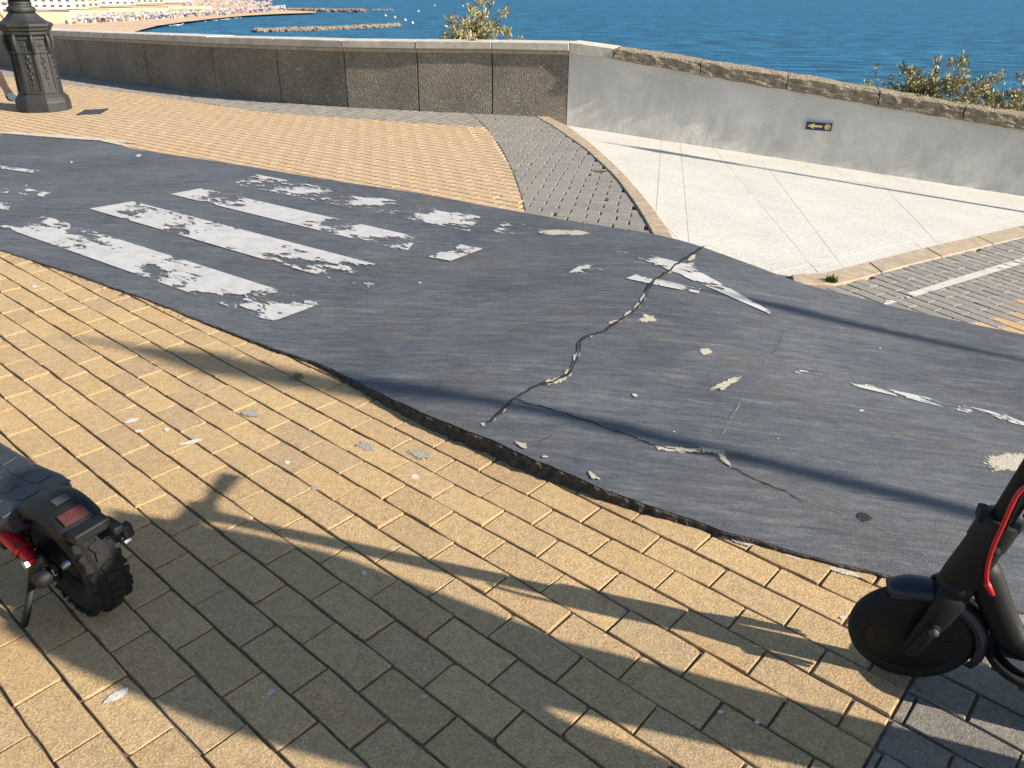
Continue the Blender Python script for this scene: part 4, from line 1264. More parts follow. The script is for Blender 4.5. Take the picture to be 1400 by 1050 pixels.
def breakwater(px, wd, n, label, hgt):
    root = empty('breakwater', Matrix.Translation(hit(*px[0], lambda x, y: SEA)))
    tag(root, label, 'breakwater', 'rock breakwaters off the beach')
    pts = resample([hit(u, v, lambda x, y: SEA) for u, v in px], 60)
    vs, fs = [], []
    for k in range(n):
        p = pts[random.randrange(60)]
        p = p + Vector((random.gauss(0, wd * .3), random.gauss(0, wd * .5), random.uniform(-.5, hgt) ))
        r = random.uniform(.35, 1.25)
        i0 = len(vs)
        for x, y, z in ((1, 0, 0), (0, 1, 0), (-1, 0, 0), (0, -1, 0), (0, 0, 1), (0, 0, -1), (.7, .7, .4), (-.7, -.6, .5)):
            vs.append(p + Vector((x * random.uniform(.7, 1.2), y * random.uniform(.7, 1.2), z * random.uniform(.6, 1))) * r)
        for f in ((0, 6, 4), (6, 1, 4), (1, 2, 4), (2, 7, 4), (7, 3, 4), (3, 0, 4), (0, 1, 6), (2, 3, 7), (1, 0, 5), (2, 1, 5), (3, 2, 5), (0, 3, 5)): fs.append(tuple(i0 + j for j in f))
    o = link('rocks', mesh('rocks', vs, fs), M['rock']); o['kind'] = 'stuff'
    o.parent = root; o.matrix_parent_inverse = root.matrix_world.inverted() if False else Matrix.Translation(-Vector(root.matrix_world.translation))
bpy.context.view_layer.update()
breakwater([(350, 44), (400, 42.5), (450, 41), (500, 38.5), (545, 36.5)], 2.2, 1500, 'nearer rock breakwater reaching out just above the coping', .9)
breakwater([(385, 15.5), (430, 15.8), (470, 16.2), (498, 16.8)], 4.0, 900, 'farther rock breakwater at the end of the sand spit', 1.6)
breakwater([(512, 14), (537, 14.2)], 4.0, 60, 'low far reef of rocks standing alone in the water', .4)
boat_mats = M['bld_white']
for k, (u, v) in enumerate([(527, 22), (540, 24.5), (554, 28), (564, 32), (572, 16), (594, 8), (633, 8.5), (664, 12), (669, 10)]):
    p = hit(u, v, lambda x, y: SEA)
    mb = MB(); mb.lathe([(.01, -.5), (.55, -.3), (.75, .1), (.6, .5), (.12, .75), (.1, 1.3), (.02, 1.35)], 8)
    o = mb.build('mooring_buoy', M['bld_white']); o.location = p
    tag(o, ['white mooring buoy nearest the breakwater tip, leftmost of the row', 'white mooring buoy, second of the row off the breakwater', 'white mooring buoy, third of the row off the breakwater', 'white mooring buoy, lowest of the row off the breakwater', 'lone white buoy right of the far reef', 'white buoy at the top, left of the pair above the shrub', 'white buoy directly above the dry shrub', 'left one of the two close buoys above the shrub', 'right one of the two close buoys above the shrub'][k], 'buoy', 'buoys on the water')
# sandstone sea wall and the row of buildings above the beach
def box_px(name, u0, u1, v, depth, h, mat, parent, zb0=SEA + 1.0):
    zf = lambda x, y: zb0
    A, B = hit(u0, v, zf), hit(u1, v, zf)
    t = (B - A); L = t.length; t.normalize(); n = Vector((-t.y, t.x, 0))
    c = (A + B) / 2 + n * depth / 2
    mb = MB(); mb.box((0, 0, h / 2), (L, depth, h))
    o = mb.build(name, mat, None)
    o.matrix_world = Matrix.Translation((c.x, c.y, zb0 - .2)) @ Matrix.Rotation(math.atan2(t.y, t.x), 4, 'Z')
    return o, L
sw_ = tag(empty('sea_wall'), 'long tan stone sea wall behind the far beach', 'wall')
for (u0, u1, v, h) in ((-120, 30, 33, 4.2), (30, 96, 32, 4.5), (96, 150, 21, 2.6), (150, 230, 16, 2.0), (230, 290, 12.0, 1.8)):
    o, L = box_px('wall_section', u0, u1, v, 14, h, M['sandwall'], sw_); o.parent = sw_
bl = [(-90, -15, 20, 9, 'bld_cream', 'cream building far left behind the lamp post'), (-12, 44, 18.5, 8, 'bld_white', 'white low building behind the lamp post top'), (45, 100, 11.5, 6, 'bld_white', 'long white beach building with a row of dark windows'), (102, 120, 11, 9, 'bld_cream', 'narrow cream building beside the long white beach building'), (121, 136, 9.5, 8, 'bld_cream', 'cream building left of the gabled beach pavilion'), (137, 186, 6.5, 5, 'bld_white', 'white pavilion with dark openings above the sand'), (187, 225, 4, 7, 'bld_cream', 'cream block at the right end of the seafront'), (226, 262, 2, 6, 'bld_white', 'last white block of the seafront, near the far sand')]
for (u0, u1, v, h, mk, lab) in bl:
    o, L = box_px('wall', u0, u1, v, 12, h, M[mk], None, SEA + 3.0)
    root = empty('seafront_building', o.matrix_world.copy()); tag(root, lab, 'building', 'buildings along the far seafront')
    Mw = o.matrix_world.copy(); o.parent = root; o.matrix_parent_inverse = Matrix.Identity(4); o.matrix_basis = Matrix.Identity(4)
    mb = MB(); mb.box((0, 0, h + .25), (L + .8, 12.8, .5)); mb.build('roof', M['sandwall'], root)
    nw = max(2, int(L / 4.0))
    for fl in range(max(1, int(h / 3))):
        for k in range(nw):
            x = -L / 2 + L * (k + .5) / nw
            mb = MB(); mb.box((x, -6.05, 1.6 + fl * 3), (L / nw * .5, .2, 1.5)); mb.build('window', M['bld_win'], root)

# ------------------------------------------------------------------ lamp posts
def lamp_post(base, rot, label, detail=True):
    root = empty('lamp_post', Matrix.Translation(base) @ Matrix.Rotation(rot, 4, 'Z')); tag(root, label, 'lamp post', 'cast-iron lamp posts on the promenade')
    ph = math.pi / 8
    c8 = 1 / math.cos(ph)
    mb = MB(); mb.lathe([(r * c8, z) for r, z in ((.335, -.05), (.335, .10), (.325, .115), (.325, .14), (.285, .18), (.27, .195))], 8, phase=ph); mb.build('plinth', M['iron'], root, bevel=.006)
    mb = MB(); mb.lathe([(r * c8, z) for r, z in ((.262, .19), (.25, .40), (.24, .70), (.238, .80))], 8, phase=ph); mb.build('pedestal', M['iron'], root, bevel=.006)
    mb = MB(); mb.lathe([(r * c8, z) for r, z in ((.24, .795), (.275, .82), (.275, .845), (.30, .86), (.305, .885), (.33, .90), (.33, .925), (.255, .955), (.20, .995), (.165, 1.03))], 8, phase=ph); mb.build('cornice', M['iron'], root, bevel=.004)
    if detail:
        for k in range(8):
            th = k * math.pi / 4
            Mf = Matrix.Rotation(th, 4, 'Z')
            # raised frame round each recessed face
            tilt = Matrix.Translation((.256, 0, .195)) @ Matrix.Rotation(-.035, 4, 'Y')
            hw = .262 * math.tan(ph)
            fr = MB()
            for yy in (-hw * .86, hw * .86): fr.box((.004, yy, .30), (.03, .026, .60))
            fr.box((.004, 0, .015), (.03, hw * 1.6, .03)); fr.box((.004, 0, .44), (.028, hw * 1.6, .022)); fr.box((.004, 0, .585), (.03, hw * 1.6, .03))
            fr.v = [tuple(Mf @ tilt @ Vector(v)) for v in fr.v]
            fr.build('panel_frame', M['iron'], root, bevel=.004)
            orn = MB()
            for (yy, z, ry, rzz, dd) in ((0, .39, .030, .030, .020), (.02, .35, .022, .022, .018), (-.018, .33, .022, .022, .018), (0, .29, .026, .030, .02), (.012, .245, .018, .022, .016), (-.010, .215, .018, .022, .016), (0, .17, .024, .030, .018), (0, .115, .016, .028, .014), (0, .075, .010, .020, .010), (0, .05, .008, .02, .008), (0, .46, .012, .07, .010), (0, .51, .05, .012, .010), (-.03, .51, .022, .018, .014), (.03, .51, .022, .018, .014), (0, .515, .018, .022, .016)):
                n_, m_ = 8, 5
                vs_, fs_ = [], []
                for i in range(m_ + 1):
                    la = math.pi * i / m_ / 2
                    for j in range(n_):
                        lo = 2 * math.pi * j / n_
                        vs_.append((dd * math.cos(la), yy + ry * math.sin(la) * math.cos(lo), z + rzz * math.sin(la) * math.sin(lo)))
                for i in range(m_):
                    for j in range(n_):
                        a_ = i * n_ + j; b_2 = i * n_ + (j + 1) % n_
                        fs_.append((a_, b_2, b_2 + n_, a_ + n_))
                orn.add(vs_, fs_)
            orn.v = [tuple(Mf @ tilt @ Vector(v)) for v in orn.v]
            orn.build('ornament', M['iron'], root, smooth=True)
            # corner scroll bracket under the cornice
            sc2 = MB(); Mc = Matrix.Rotation(th + ph, 4, 'Z')
            sc2.sweep([(.262, 0, .60), (.285, 0, .66), (.298, 0, .73), (.292, 0, .79), (.27, 0, .82)], [.016, .022, .028, .026, .018], 8)
            sc2.v = [tuple(Mc @ Vector(v)) for v in sc2.v]
            sc2.build('bracket', M['iron'], root, smooth=True)
    mb = MB(); mb.lathe([(.165, 1.03), (.175, 1.045), (.185, 1.065), (.175, 1.09), (.15, 1.10), (.14, 1.115), (.15, 1.125), (.15, 1.14), (.13, 1.15)], 24); mb.build('collar', M['iron'], root, smooth=True)
    mb = MB(); mb.lathe([(.135, 1.148), (.185, 1.19), (.21, 1.25), (.212, 1.31), (.195, 1.38), (.13, 1.45), (.10, 1.50), (.085, 1.53), (.105, 1.55), (.105, 1.58), (.07, 1.60)], 24); mb.build('bulb_base', M['iron'], root, smooth=True)
    mb = MB(); mb.lathe([(.07, 1.60), (.065, 2.4), (.075, 2.42), (.075, 2.47), (.06, 2.49), (.052, 3.9), (.065, 3.92), (.065, 3.98), (.05, 4.0), (.045, 4.25), (.08, 4.3), (.085, 4.34)], 16); mb.build('shaft', M['iron'], root, smooth=True)
    mb = MB(); mb.lathe([(.08, 4.34), (.125, 4.75)], 8, phase=ph); mb.build('lantern_glass', M['glass'], root)
    mb = MB(); mb.lathe([(.14, 4.75), (.14, 4.78), (.08, 4.92), (.04, 5.0), (.025, 5.10), (.03, 5.13), (.0, 5.2)], 8, phase=ph); mb.build('lantern_cap', M['iron'], root)
    return root
LB = hit(62, 150)
lamp = lamp_post(LB, R(14), 'dark cast-iron lamp post with ornate eight-sided pedestal by the wall')
lamp.scale = (.80, .80, 1.0)
hp = [hit(u, v, z0) for u, v in ((104, 157.5), (116, 151), (150, 149.2), (138, 156))]
me = mesh('access_cover', [(p.x, p.y, .004) for p in hp] + [(p.x, p.y, .008) for p in hp], [(4, 5, 6, 7), (0, 1, 5, 4), (1, 2, 6, 5), (2, 3, 7, 6), (3, 0, 4, 7)])
bm = bmesh.new(); bm.from_mesh(me); bmesh.ops.recalc_face_normals(bm, faces=bm.faces); bm.to_mesh(me); bm.free()
tag(link('access_cover', me, M['hatch']), 'dark metal cover set in the yellow bricks beside the lamp post', 'cover')
SXY = Vector((SD.x, SD.y, 0)).normalized()
def shadow_post(tip, tall, label, thin=.7):
    b = tip + SXY * (tall / math.tan(SUN_EL))
    for _ in range(4):
        b = tip + SXY * ((tall + zt(b.x, b.y) - tip.z) / math.tan(SUN_EL))
    lamp_post(Vector((b.x, b.y, zt(b.x, b.y) - .02)), R(20), label, False).scale = (thin, thin, 1)
shadow_post(hit(70, 455), 5.2, 'lamp post off to the right whose shadow crosses the path and near bricks')
shadow_post(hit(885, 384, pz), 5.2, 'lamp post off to the right whose shadow lies along the path beyond the crack', .42)
shadow_post(hit(812, 192, slabz), 5.2, 'lamp post off to the right whose shadow lies on the white slab')

# ------------------------------------------------------------------ scooters
def tyre(mb, Rr, wd, knob, M_):
    prof = []
    n = 14; r = wd / 2
    for i in range(n):
        th = 2 * math.pi * i / n
        prof.append((Rr - r * .95 + r * .95 * math.cos(th), r * math.sin(th)))
    mb.lathe(prof, 56, M_, closed=True)
    if knob:
        for k in range(34):
            for row, (y, dr, wy) in enumerate(((-.35, .0125, .3), (0, .002, .30), (.35, .0125, .3))):
                th = 2 * math.pi * (k + .5 * (row % 2)) / 34
                Mk = M_ @ Matrix.Rotation(th, 4, 'Z') @ Matrix.Translation((Rr - dr + .0005, 0, y * wd)) @ Matrix.Rotation(.35 * (1 if y > 0 else -1 if y < 0 else 0), 4, 'Y') @ Matrix.Rotation(R(18) * (1 if k % 2 else -1), 4, 'X')
                mb.box((0, 0, 0), (.0075, 2 * math.pi * Rr / 34 * .72, wd * wy), Mk)
def rounded_board(name, x0, x1, hw, z0_, z1_, rn, mat, parent, z_at=None, bevel=.006, taper=1.0):
    pts = []
    for k in range(13):
        th = math.pi / 2 + math.pi * k / 12
        pts.append((x0 + hw + hw * math.cos(th) * rn if False else x0 + hw * rn + hw * rn * math.cos(th), hw * math.sin(th)))
    pts += [(x1 - .02, -hw * taper), (x1, -hw * taper + .02), (x1, hw * taper - .02), (x1 - .02, hw * taper)]
    n = len(pts)
    vs_ = [(x, y, z0_) for x, y in pts] + [(x, y, z1_) for x, y in pts]
    fs_ = [tuple(range(n))[::-1], tuple(range(n, 2 * n))] + [(i, (i + 1) % n, n + (i + 1) % n, n + i) for i in range(n)]
    me = mesh(name, vs_, fs_)
    bm = bmesh.new(); bm.from_mesh(me); bmesh.ops.recalc_face_normals(bm, faces=bm.faces)
    if bevel: bmesh.ops.bevel(bm, geom=[e for e in bm.edges if e.calc_face_angle(0) > .7], offset=bevel, segments=2, affect='EDGES')
    bm.to_mesh(me); bm.free()
    return link(name, me, mat, parent)
def fender(name, Rr, wd, a0, a1, mat, parent, cx, cz, th=.004, edge=.02):
    vs_, fs_ = [], []; n = 30
    prof = [(-wd / 2, -edge), (-wd / 2, -.006), (-wd * .36, 0.0), (-wd * .15, .004), (wd * .15, .004), (wd * .36, 0.0), (wd / 2, -.006), (wd / 2, -edge)]
    m_ = len(prof)
    for layer in (0, th):
        for i in range(n + 1):
            a_ = a0 + (a1 - a0) * i / n
            fade = min(1, i / 3, (n - i) / 3) * .3 + .7
            for y, d in prof: vs_.append((cx + (Rr + d - layer) * math.cos(a_), y * (fade if layer == 0 else fade * .95), cz + (Rr + d - layer) * math.sin(a_)))
    o2 = (n + 1) * m_
    for i in range(n):
        for k in range(m_ - 1):
            a_ = i * m_ + k
            fs_.append((a_, a_ + 1, a_ + m_ + 1, a_ + m_)); fs_.append((o2 + a_, o2 + a_ + m_, o2 + a_ + m_ + 1, o2 + a_ + 1))
    for k in range(m_ - 1):
        fs_.append((k, o2 + k, o2 + k + 1, k + 1)); a_ = n * m_ + k; fs_.append((a_, a_ + 1, o2 + a_ + 1, o2 + a_))
    for i in range(n):
        for k in (0, m_ - 1):
            a_ = i * m_ + k; fs_.append((a_, a_ + m_, o2 + a_ + m_, o2 + a_))
    me = mesh(name, vs_, fs_, True)
    bm = bmesh.new(); bm.from_mesh(me); bmesh.ops.recalc_face_normals(bm, faces=bm.faces); bm.to_mesh(me); bm.free()
    return link(name, me, mat, parent)
def handlebar(root, top, mat, rake, hw=.19):
    hx, hz = top
    mb = MB(); mb.sweep([(hx, -hw, hz), (hx, hw, hz)], .013, 12); hb = mb.build('handlebar', M['black'], root, smooth=True)
    for s_ in (-1, 1):
        mb = MB(); mb.sweep([(hx, s_ * hw * .52, hz), (hx, s_ * hw * .9, hz), (hx, s_ * (hw + .012), hz)], [.016, .017, .0185], 14); mb.build('grip', M['rubber'], hb, smooth=True)
    mb = MB(); mb.sweep([(hx - .01, hw * .48, hz - .005), (hx - .045, hw * .6, hz - .012), (hx - .06, hw * 1.0, hz - .015)], [.006, .006, .005], 8); mb.build('brake_lever', M['black'], hb, smooth=True)
    mb = MB(); mb.sweep([(hx - .01, -hw * .48, hz - .005), (hx - .045, -hw * .6, hz - .012), (hx - .06, -hw * 1.0, hz - .015)], [.006, .006, .005], 8); mb.build('brake_lever', M['black'], hb, smooth=True)
    mb = MB(); mb.lathe([(.022, 0), (.026, .006), (.02, .02), (.0, .026)], 14, Matrix.Translation((hx, -hw * .3, hz + .008))); mb.build('bell', M['black'], hb, smooth=True)
    mb = MB(); mb.box((hx, 0, hz + .004), (.05, .10, .035)); mb.build('display', M['plastic'], hb, bevel=.008)
    mb = MB(); mb.lathe([(.0, 0), (.024, .0), (.026, -.03), (.018, -.04)], 16, Matrix.Translation((hx - .025, 0, hz - .03)) @ Matrix.Rotation(R(-90), 4, 'Y')); mb.build('headlight', M['plastic'], hb)

# right scooter: local +X runs to its rear, front wheel at the origin
GR = hit(1242, 919, zt)
AR = R(-18)
scR = empty('electric_scooter', Matrix.Translation(GR) @ Matrix.Rotation(AR, 4, 'Z') @ Matrix.Rotation(R(5), 4, 'X'))
tag(scR, 'black electric scooter with red brake cable, front wheel at the right edge', 'scooter', 'parked electric scooters')
WR, WX, WZ = .126, -.022, .124
steer = empty('front_wheel', None); steer.parent = scR
mb = MB(); tyre(mb, WR, .050, False, Matrix.Translation((WX, 0, WZ)) @ YAX)
wh = mb.build('tyre', M['rubber'], None, smooth=True)
wh.name = 'front_wheel'; bpy.data.objects.remove(steer); wh.name = 'front_wheel'; wh.parent = scR
mb = MB(); mb.lathe([(.0, -.024), (.082, -.024), (.092, -.021), (.097, -.014), (.098, 0), (.097, .014), (.092, .021), (.082, .024), (.0, .024)], 48, Matrix.Translation((WX, 0, WZ)) @ YAX); mb.build('hub_motor', M['black'], wh, smooth=True, auto=.6)
for k in range(6):
    th = 2 * math.pi * k / 6 + .2
    mb = MB(); mb.lathe([(.0035, 0), (.0035, .003), (0, .003)], 8, Matrix.Translation((WX + .07 * math.cos(th), -.0225, WZ + .07 * math.sin(th))) @ YAX)
    mb.build('bolt', M['black'], wh)
fender('fender', WR + .014, .062, R(122), R(-22), M['fender'], scR, WX, WZ)
head0, head1, stem1 = Vector((.030, 0, .295)), Vector((.060, 0, .455)), Vector((.148, 0, 1.07))
sdir = (head1 - head0).normalized()
# fork: crown plus two wide tapered blades
mb = MB()
mb.sweep([head0 - sdir * .055, head0 - sdir * .02, head0 + sdir * .005], [.030, .036, .037], 18)
fork = mb.build('fork', M['black'], scR, smooth=True)
for s_ in (-1, 1):
    mb = MB()
    P = [(Vector((.028, s_ * .012, .285)), .030, .012), (Vector((.018, s_ * .030, .255)), .030, .012), (Vector((.004, s_ * .040, .21)), .026, .009), (Vector((-.012, s_ * .043, .165)), .022, .008), (Vector((WX, s_ * .044, WZ)), .019, .007), (Vector((WX - .006, s_ * .044, WZ - .018)), .010, .005)]
    vs_, fs_ = [], []
    for p, a_, b_2 in P:
        for k in range(12):
            th = 2 * math.pi * k / 12
            vs_.append((p.x + a_ * math.cos(th), p.y + b_2 * math.sin(th), p.z - .25 * a_ * math.cos(th)))
    for i in range(len(P) - 1):
        for k in range(12):
            k2_ = (k + 1) % 12
            fs_.append((i * 12 + k, i * 12 + k2_, (i + 1) * 12 + k2_, (i + 1) * 12 + k))
    fs_ += [tuple(range(12))[::-1], tuple(range((len(P) - 1) * 12, len(P) * 12))]
    mb.add(vs_, fs_)
    mb.build('fork_blade', M['black'], fork, smooth=True)
    # axle cover: long pill on the outside of the blade
    mb = MB()
    A_, B_ = Vector((WX - .002, s_ * .0505, WZ - .002)), Vector((.000, s_ * .0495, .190))
    ax_ = (B_ - A_).normalized(); sd_ = Vector((ax_.z, 0, -ax_.x))
    ring = []
    for k in range(20):
        th = 2 * math.pi * k / 20
        c_ = A_ if math.sin(th) < 0 else B_
        ring.append(c_ + sd_ * (.0135 * math.cos(th)) + ax_ * (.0135 * math.sin(th)))
    vs_ = [tuple(q) for q in ring] + [tuple(q + Vector((0, s_ * .006, 0))) for q in ring] + [tuple((A_ + B_) / 2 + (q - (A_ + B_) / 2) * .9 + Vector((0, s_ * .008, 0))) for q in ring]
    fs_ = [tuple(range(40, 60)) if s_ < 0 else tuple(reversed(range(40, 60)))]
    for L_ in (0, 20):
        for k in range(20): fs_.append((L_ + k, L_ + (k + 1) % 20, L_ + 20 + (k + 1) % 20, L_ + 20 + k))
    mb.add(vs_, fs_)
    mb.build('axle_cover', M['plastic'], fork, smooth=True, auto=.5)
    mb = MB(); mb.lathe([(.0, -.002), (.010, -.002), (.010, .004), (0, .006)], 16, Matrix.Translation(B_ + Vector((0, s_ * .008, 0))) @ YAX); mb.build('cap', M['hatch'], fork, smooth=True)
mb = MB(); mb.sweep([head0 + sdir * .006, head0 + sdir * .02, head0.lerp(head1, .5), head1 - sdir * .005, head1], [.037, .037, .035, .033, .031], 20); ht = mb.build('head_tube', M['black'], scR, smooth=True, auto=.6)
mb = MB(); mb.sweep([head1 - sdir * .055, head1 - sdir * .054, head1 + sdir * .004, head1 + sdir * .012], [.034, .037, .0375, .033], 20); mb.build('folding_clamp', M['plastic'], scR, smooth=True, auto=.6)
mb = MB(); mb.box(tuple(head1 + Vector((-.034, 0, .012))), (.018, .03, .028)); mb.build('clamp_lip', M['plastic'], scR, bevel=.004)
mb = MB(); mb.lathe([(0, .0), (.010, .0), (.010, .004), (0, .005)], 14, Matrix.Translation(head1 + Vector((-.004, -.0345, -.045))) @ YAX); mb.build('clamp_bolt', M['crack'], scR, smooth=True)
mb = MB(); mb.sweep([head1, head1.lerp(stem1, .5), stem1], .0215, 18); mb.build('stem', M['black'], scR, smooth=True, auto=.6)
mb = MB(); mb.sweep([head1 + Vector((.035, -.012, .025)), head1 + Vector((.050, -.014, .05)), head1 + Vector((.062, -.012, .10))], [.010, .008, .007], 10); mb.build('folding_lever', M['plastic'], scR, smooth=True)
mb = MB(); mb.lathe([(0, -.012), (.014, -.010), (.016, 0), (.014, .010), (0, .012)], 14, Matrix.Translation(head1 + Vector((.050, -.016, .022))) @ YAX); mb.build('lever_knob', M['plastic'], scR, smooth=True)
handlebar(scR, (stem1.x, stem1.z + .01), M['black'], 0)
dt = [Vector((.040, 0, .355)), Vector((.065, 0, .325)), Vector((.105, 0, .25)), Vector((.150, 0, .175)), Vector((.195, 0, .150)), Vector((.25, 0, .145))]
mb = MB(); mb.sweep(dt, [.030, .033, .032, .032, .034, .034], 18); mb.build('down_tube', M['black'], scR, smooth=True)
rounded_board('deck', .128, .70, .075, .108, .138, .75, M['black'], scR, bevel=.010)
rounded_board('deck_mat', .140, .69, .066, .1375, .1415, .75, M['deckrub'], scR, bevel=.001)
mb = MB(); mb.sweep([(.70, .077, .124)] + [(.128 + .056 + .060 * math.cos(math.pi / 2 + math.pi * k / 12), .077 * math.sin(math.pi / 2 + math.pi * k / 12), .124) for k in range(13)] + [(.70, -.077, .124)], .009, 8); mb.build('nose_trim', M['rubber'], scR, smooth=True)
mb = MB(); mb.box((.36, 0, .098), (.36, .11, .022)); mb.build('battery_box', M['black'], scR, bevel=.006)
mb = MB(); mb.box((.205, -.066, .102), (.055, .012, .014)); mb.build('side_reflector', M['reddull'], scR, bevel=.003)
mb = MB(); tyre(mb, WR, .050, False, Matrix.Translation((.86, 0, WZ)) @ YAX); rw = mb.build('rear_wheel', M['rubber'], scR, smooth=True)
mb = MB(); mb.lathe([(.0, -.02), (.07, -.02), (.085, -.012), (.085, .012), (.07, .02), (0, .02)], 36, Matrix.Translation((.86, 0, WZ)) @ YAX); mb.build('hub', M['black'], rw, smooth=True)
for s_ in (-1, 1):
    mb = MB(); mb.box((.77, s_ * .04, .115), (.22, .012, .034)); mb.build('rear_arm', M['black'], scR, bevel=.004)
fender('rear_fender', WR + .014, .06, R(20), R(135), M['fender'], scR, .86, WZ)
mb = MB(); mb.box((1.0, 0, .165), (.012, .05, .025)); mb.build('tail_light', M['reddull'], scR, bevel=.003)
mb = MB(); mb.sweep([(.36, -.06, .085), (.40, -.105, .045), (.415, -.13, .006)], [.007, .006, .006], 8); mb.build('kickstand', M['black'], scR, smooth=True)
bpy.context.view_layer.update()
def on_plane(u, v, root, off):
    Mi = root.matrix_world.inverted()
    c, d = Mi @ CAM, Mi.to_3x3() @ rayd(u, v)
    t = (off - c.y) / d.y
    return c + d * t
cab = [on_plane(u, v, scR, -.026 - .012 * f) for f, (u, v) in zip((0, .3, .6, 1, 1, 1, .8, .6, .2), ((1440, 652), (1410, 660), (1392, 671), (1381, 695), (1369, 722), (1357, 748), (1349, 775), (1348, 796), (1356, 812)))]
mb = MB(); mb.sweep(smooth_line(cab, 40, 4), .0042, 10); cb = mb.build('brake_cable', M['redcable'], scR, smooth=True)
mb = MB(); mb.sweep([cab[-2], cab[-1]], [.0065, .0065], 10); mb.build('cable_boot', M['redcable'], cb, smooth=True)
mb = MB(); mb.sweep([p + Vector((.010, .004, .004)) for p in smooth_line(cab[:6], 24, 3)], .0026, 8); mb.build('wire', M['plastic'], scR, smooth=True)

# left scooter: local +X to its rear, rear wheel at the origin
GL = hit(133, 824, zt)
AL = R(-34)
scL = empty('electric_scooter', Matrix.Translation(GL) @ Matrix.Rotation(AL, 4, 'Z') @ Matrix.Rotation(R(4), 4, 'X') @ Matrix.Scale(1.2, 4))
tag(scL, 'black off-road electric scooter with red shock absorbers and knobbly rear tyre at left', 'scooter', 'parked electric scooters')
WR2, WW2, WZ2 = .124, .072, .123
mb = MB(); tyre(mb, WR2 - .004, WW2, True, Matrix.Translation((0, 0, WZ2)) @ YAX); rw = mb.build('rear_wheel', M['rubber'], scL)
mb = MB(); mb.lathe([(.0, -.020), (.03, -.022), (.034, -.018), (.05, -.010), (.072, -.016), (.080, -.024), (.084, -.018), (.084, .018), (.080, .024), (.072, .016), (.05, .010), (.03, .022), (0, .02)], 40, Matrix.Translation((0, 0, WZ2)) @ YAX); mb.build('rim', M['black'], rw, smooth=True, auto=.5)
mb = MB(); mb.lathe([(.052, .0), (.066, .0), (.066, .003), (.052, .003)], 40, Matrix.Translation((0, .032, WZ2)) @ YAX, closed=True); mb.build('brake_disc', M['hatch'], rw)
mb = MB(); mb.sweep([(0, -.052, WZ2), (0, .052, WZ2)], .008, 12); mb.build('axle', M['steel'], rw, smooth=True)
for s_ in (-1, 1):
    mb = MB(); mb.lathe([(.0, 0), (.014, .002), (.017, .010), (.017, .024), (.012, .032), (0, .034)], 16, Matrix.Translation((0, s_ * .054, WZ2)) @ Matrix.Rotation(-s_ * math.pi / 2, 4, 'X')); mb.build('axle_cap', M['plastic'], scL, smooth=True)
    mb = MB(); mb.lathe([(.0, 0), (.0125, 0), (.0125, .005), (0, .005)], 6, Matrix.Translation((0, s_ * .050, WZ2)) @ Matrix.Rotation(-s_ * math.pi / 2, 4, 'X')); mb.build('axle_nut', M['steel'], scL)
    # swing arm
    mb = MB(); mb.sweep([(.012, s_ * .047, WZ2), (-.05, s_ * .047, WZ2 + .006), (-.13, s_ * .05, WZ2 - .008), (-.20, s_ * .05, WZ2 - .004)], [.018, .017, .016, .018], 10, sq=.4); mb.build('swing_arm', M['black'], scL, smooth=True)
    # shock absorber
    p0, p1 = Vector((-.030, s_ * .064, WZ2 + .026)), Vector((-.150, s_ * .066, WZ2 + .070))
    dd = (p1 - p0).normalized()
    mb = MB(); mb.sweep([p0, p0 + dd * .028, p0 + dd * .030, p0 + dd * .085, p0 + dd * .087, p1], [.0125, .0125, .0165, .0165, .0135, .0135], 16); sh_ = mb.build('shock_absorber', M['redmetal'], scL, smooth=True, auto=.5)
    mb = MB()
    for f in (.24, .30, .62): mb.lathe([(.0170, -.0012), (.0178, 0), (.0170, .0012)], 20, Matrix.Translation(p0.lerp(p1, f)) @ dd.to_track_quat('Z', 'Y').to_matrix().to_4x4())
    mb.build('ring', M['reddull'], sh_)
    for p in (p0, p1):
        mb = MB(); mb.lathe([(0, -.0), (.0095, 0), (.0095, .006), (.006, .008), (0, .008)], 6, Matrix.Translation(p + Vector((0, s_ * .012, 0))) @ Matrix.Rotation(-s_ * math.pi / 2, 4, 'X')); mb.build('bolt', M['steel'], sh_)
# mudguard over the tyre, with its rear reflector strip and lamp bracket
fender('mudguard', WR2 + .016, .084, R(50), R(158), M['plastic'], scL, 0, WZ2, edge=.026)
bpy.context.view_layer.update()
fl_ = MB()
for k in range(6):
    a0, a1 = R(60 + 1.8 * k), R(60 + 1.8 * (k + 1)); r_ = WR2 + .0216
    fl_.add([(r_ * math.cos(a0), -.027, WZ2 + r_ * math.sin(a0)), (r_ * math.cos(a0), .020, WZ2 + r_ * math.sin(a0)), (r_ * math.cos(a1), .020, WZ2 + r_ * math.sin(a1)), (r_ * math.cos(a1), -.027, WZ2 + r_ * math.sin(a1))], [(0, 1, 2, 3)])
fl_.build('red_strip', M['reddull'], scL)
fl_ = MB()
for k in range(3):
    a0, a1 = R(80 + 3 * k), R(80 + 3 * (k + 1)); r_ = WR2 + .0216
    fl_.add([(r_ * math.cos(a0), -.012, WZ2 + r_ * math.sin(a0)), (r_ * math.cos(a0), .016, WZ2 + r_ * math.sin(a0)), (r_ * math.cos(a1), .016, WZ2 + r_ * math.sin(a1)), (r_ * math.cos(a1), -.012, WZ2 + r_ * math.sin(a1))], [(0, 1, 2, 3)])
fl_.build('worn_label', M['hatch'], scL)
mb = MB(); mb.box((.095, .0, WZ2 + .112), (.03, .07, .022)); mb.box((.105, .035, WZ2 + .10), (.05, .022, .016)); mb.box((.12, .05, WZ2 + .085), (.018, .02, .03)); mb.build('tail_bracket', M['plastic'], scL, bevel=.004)
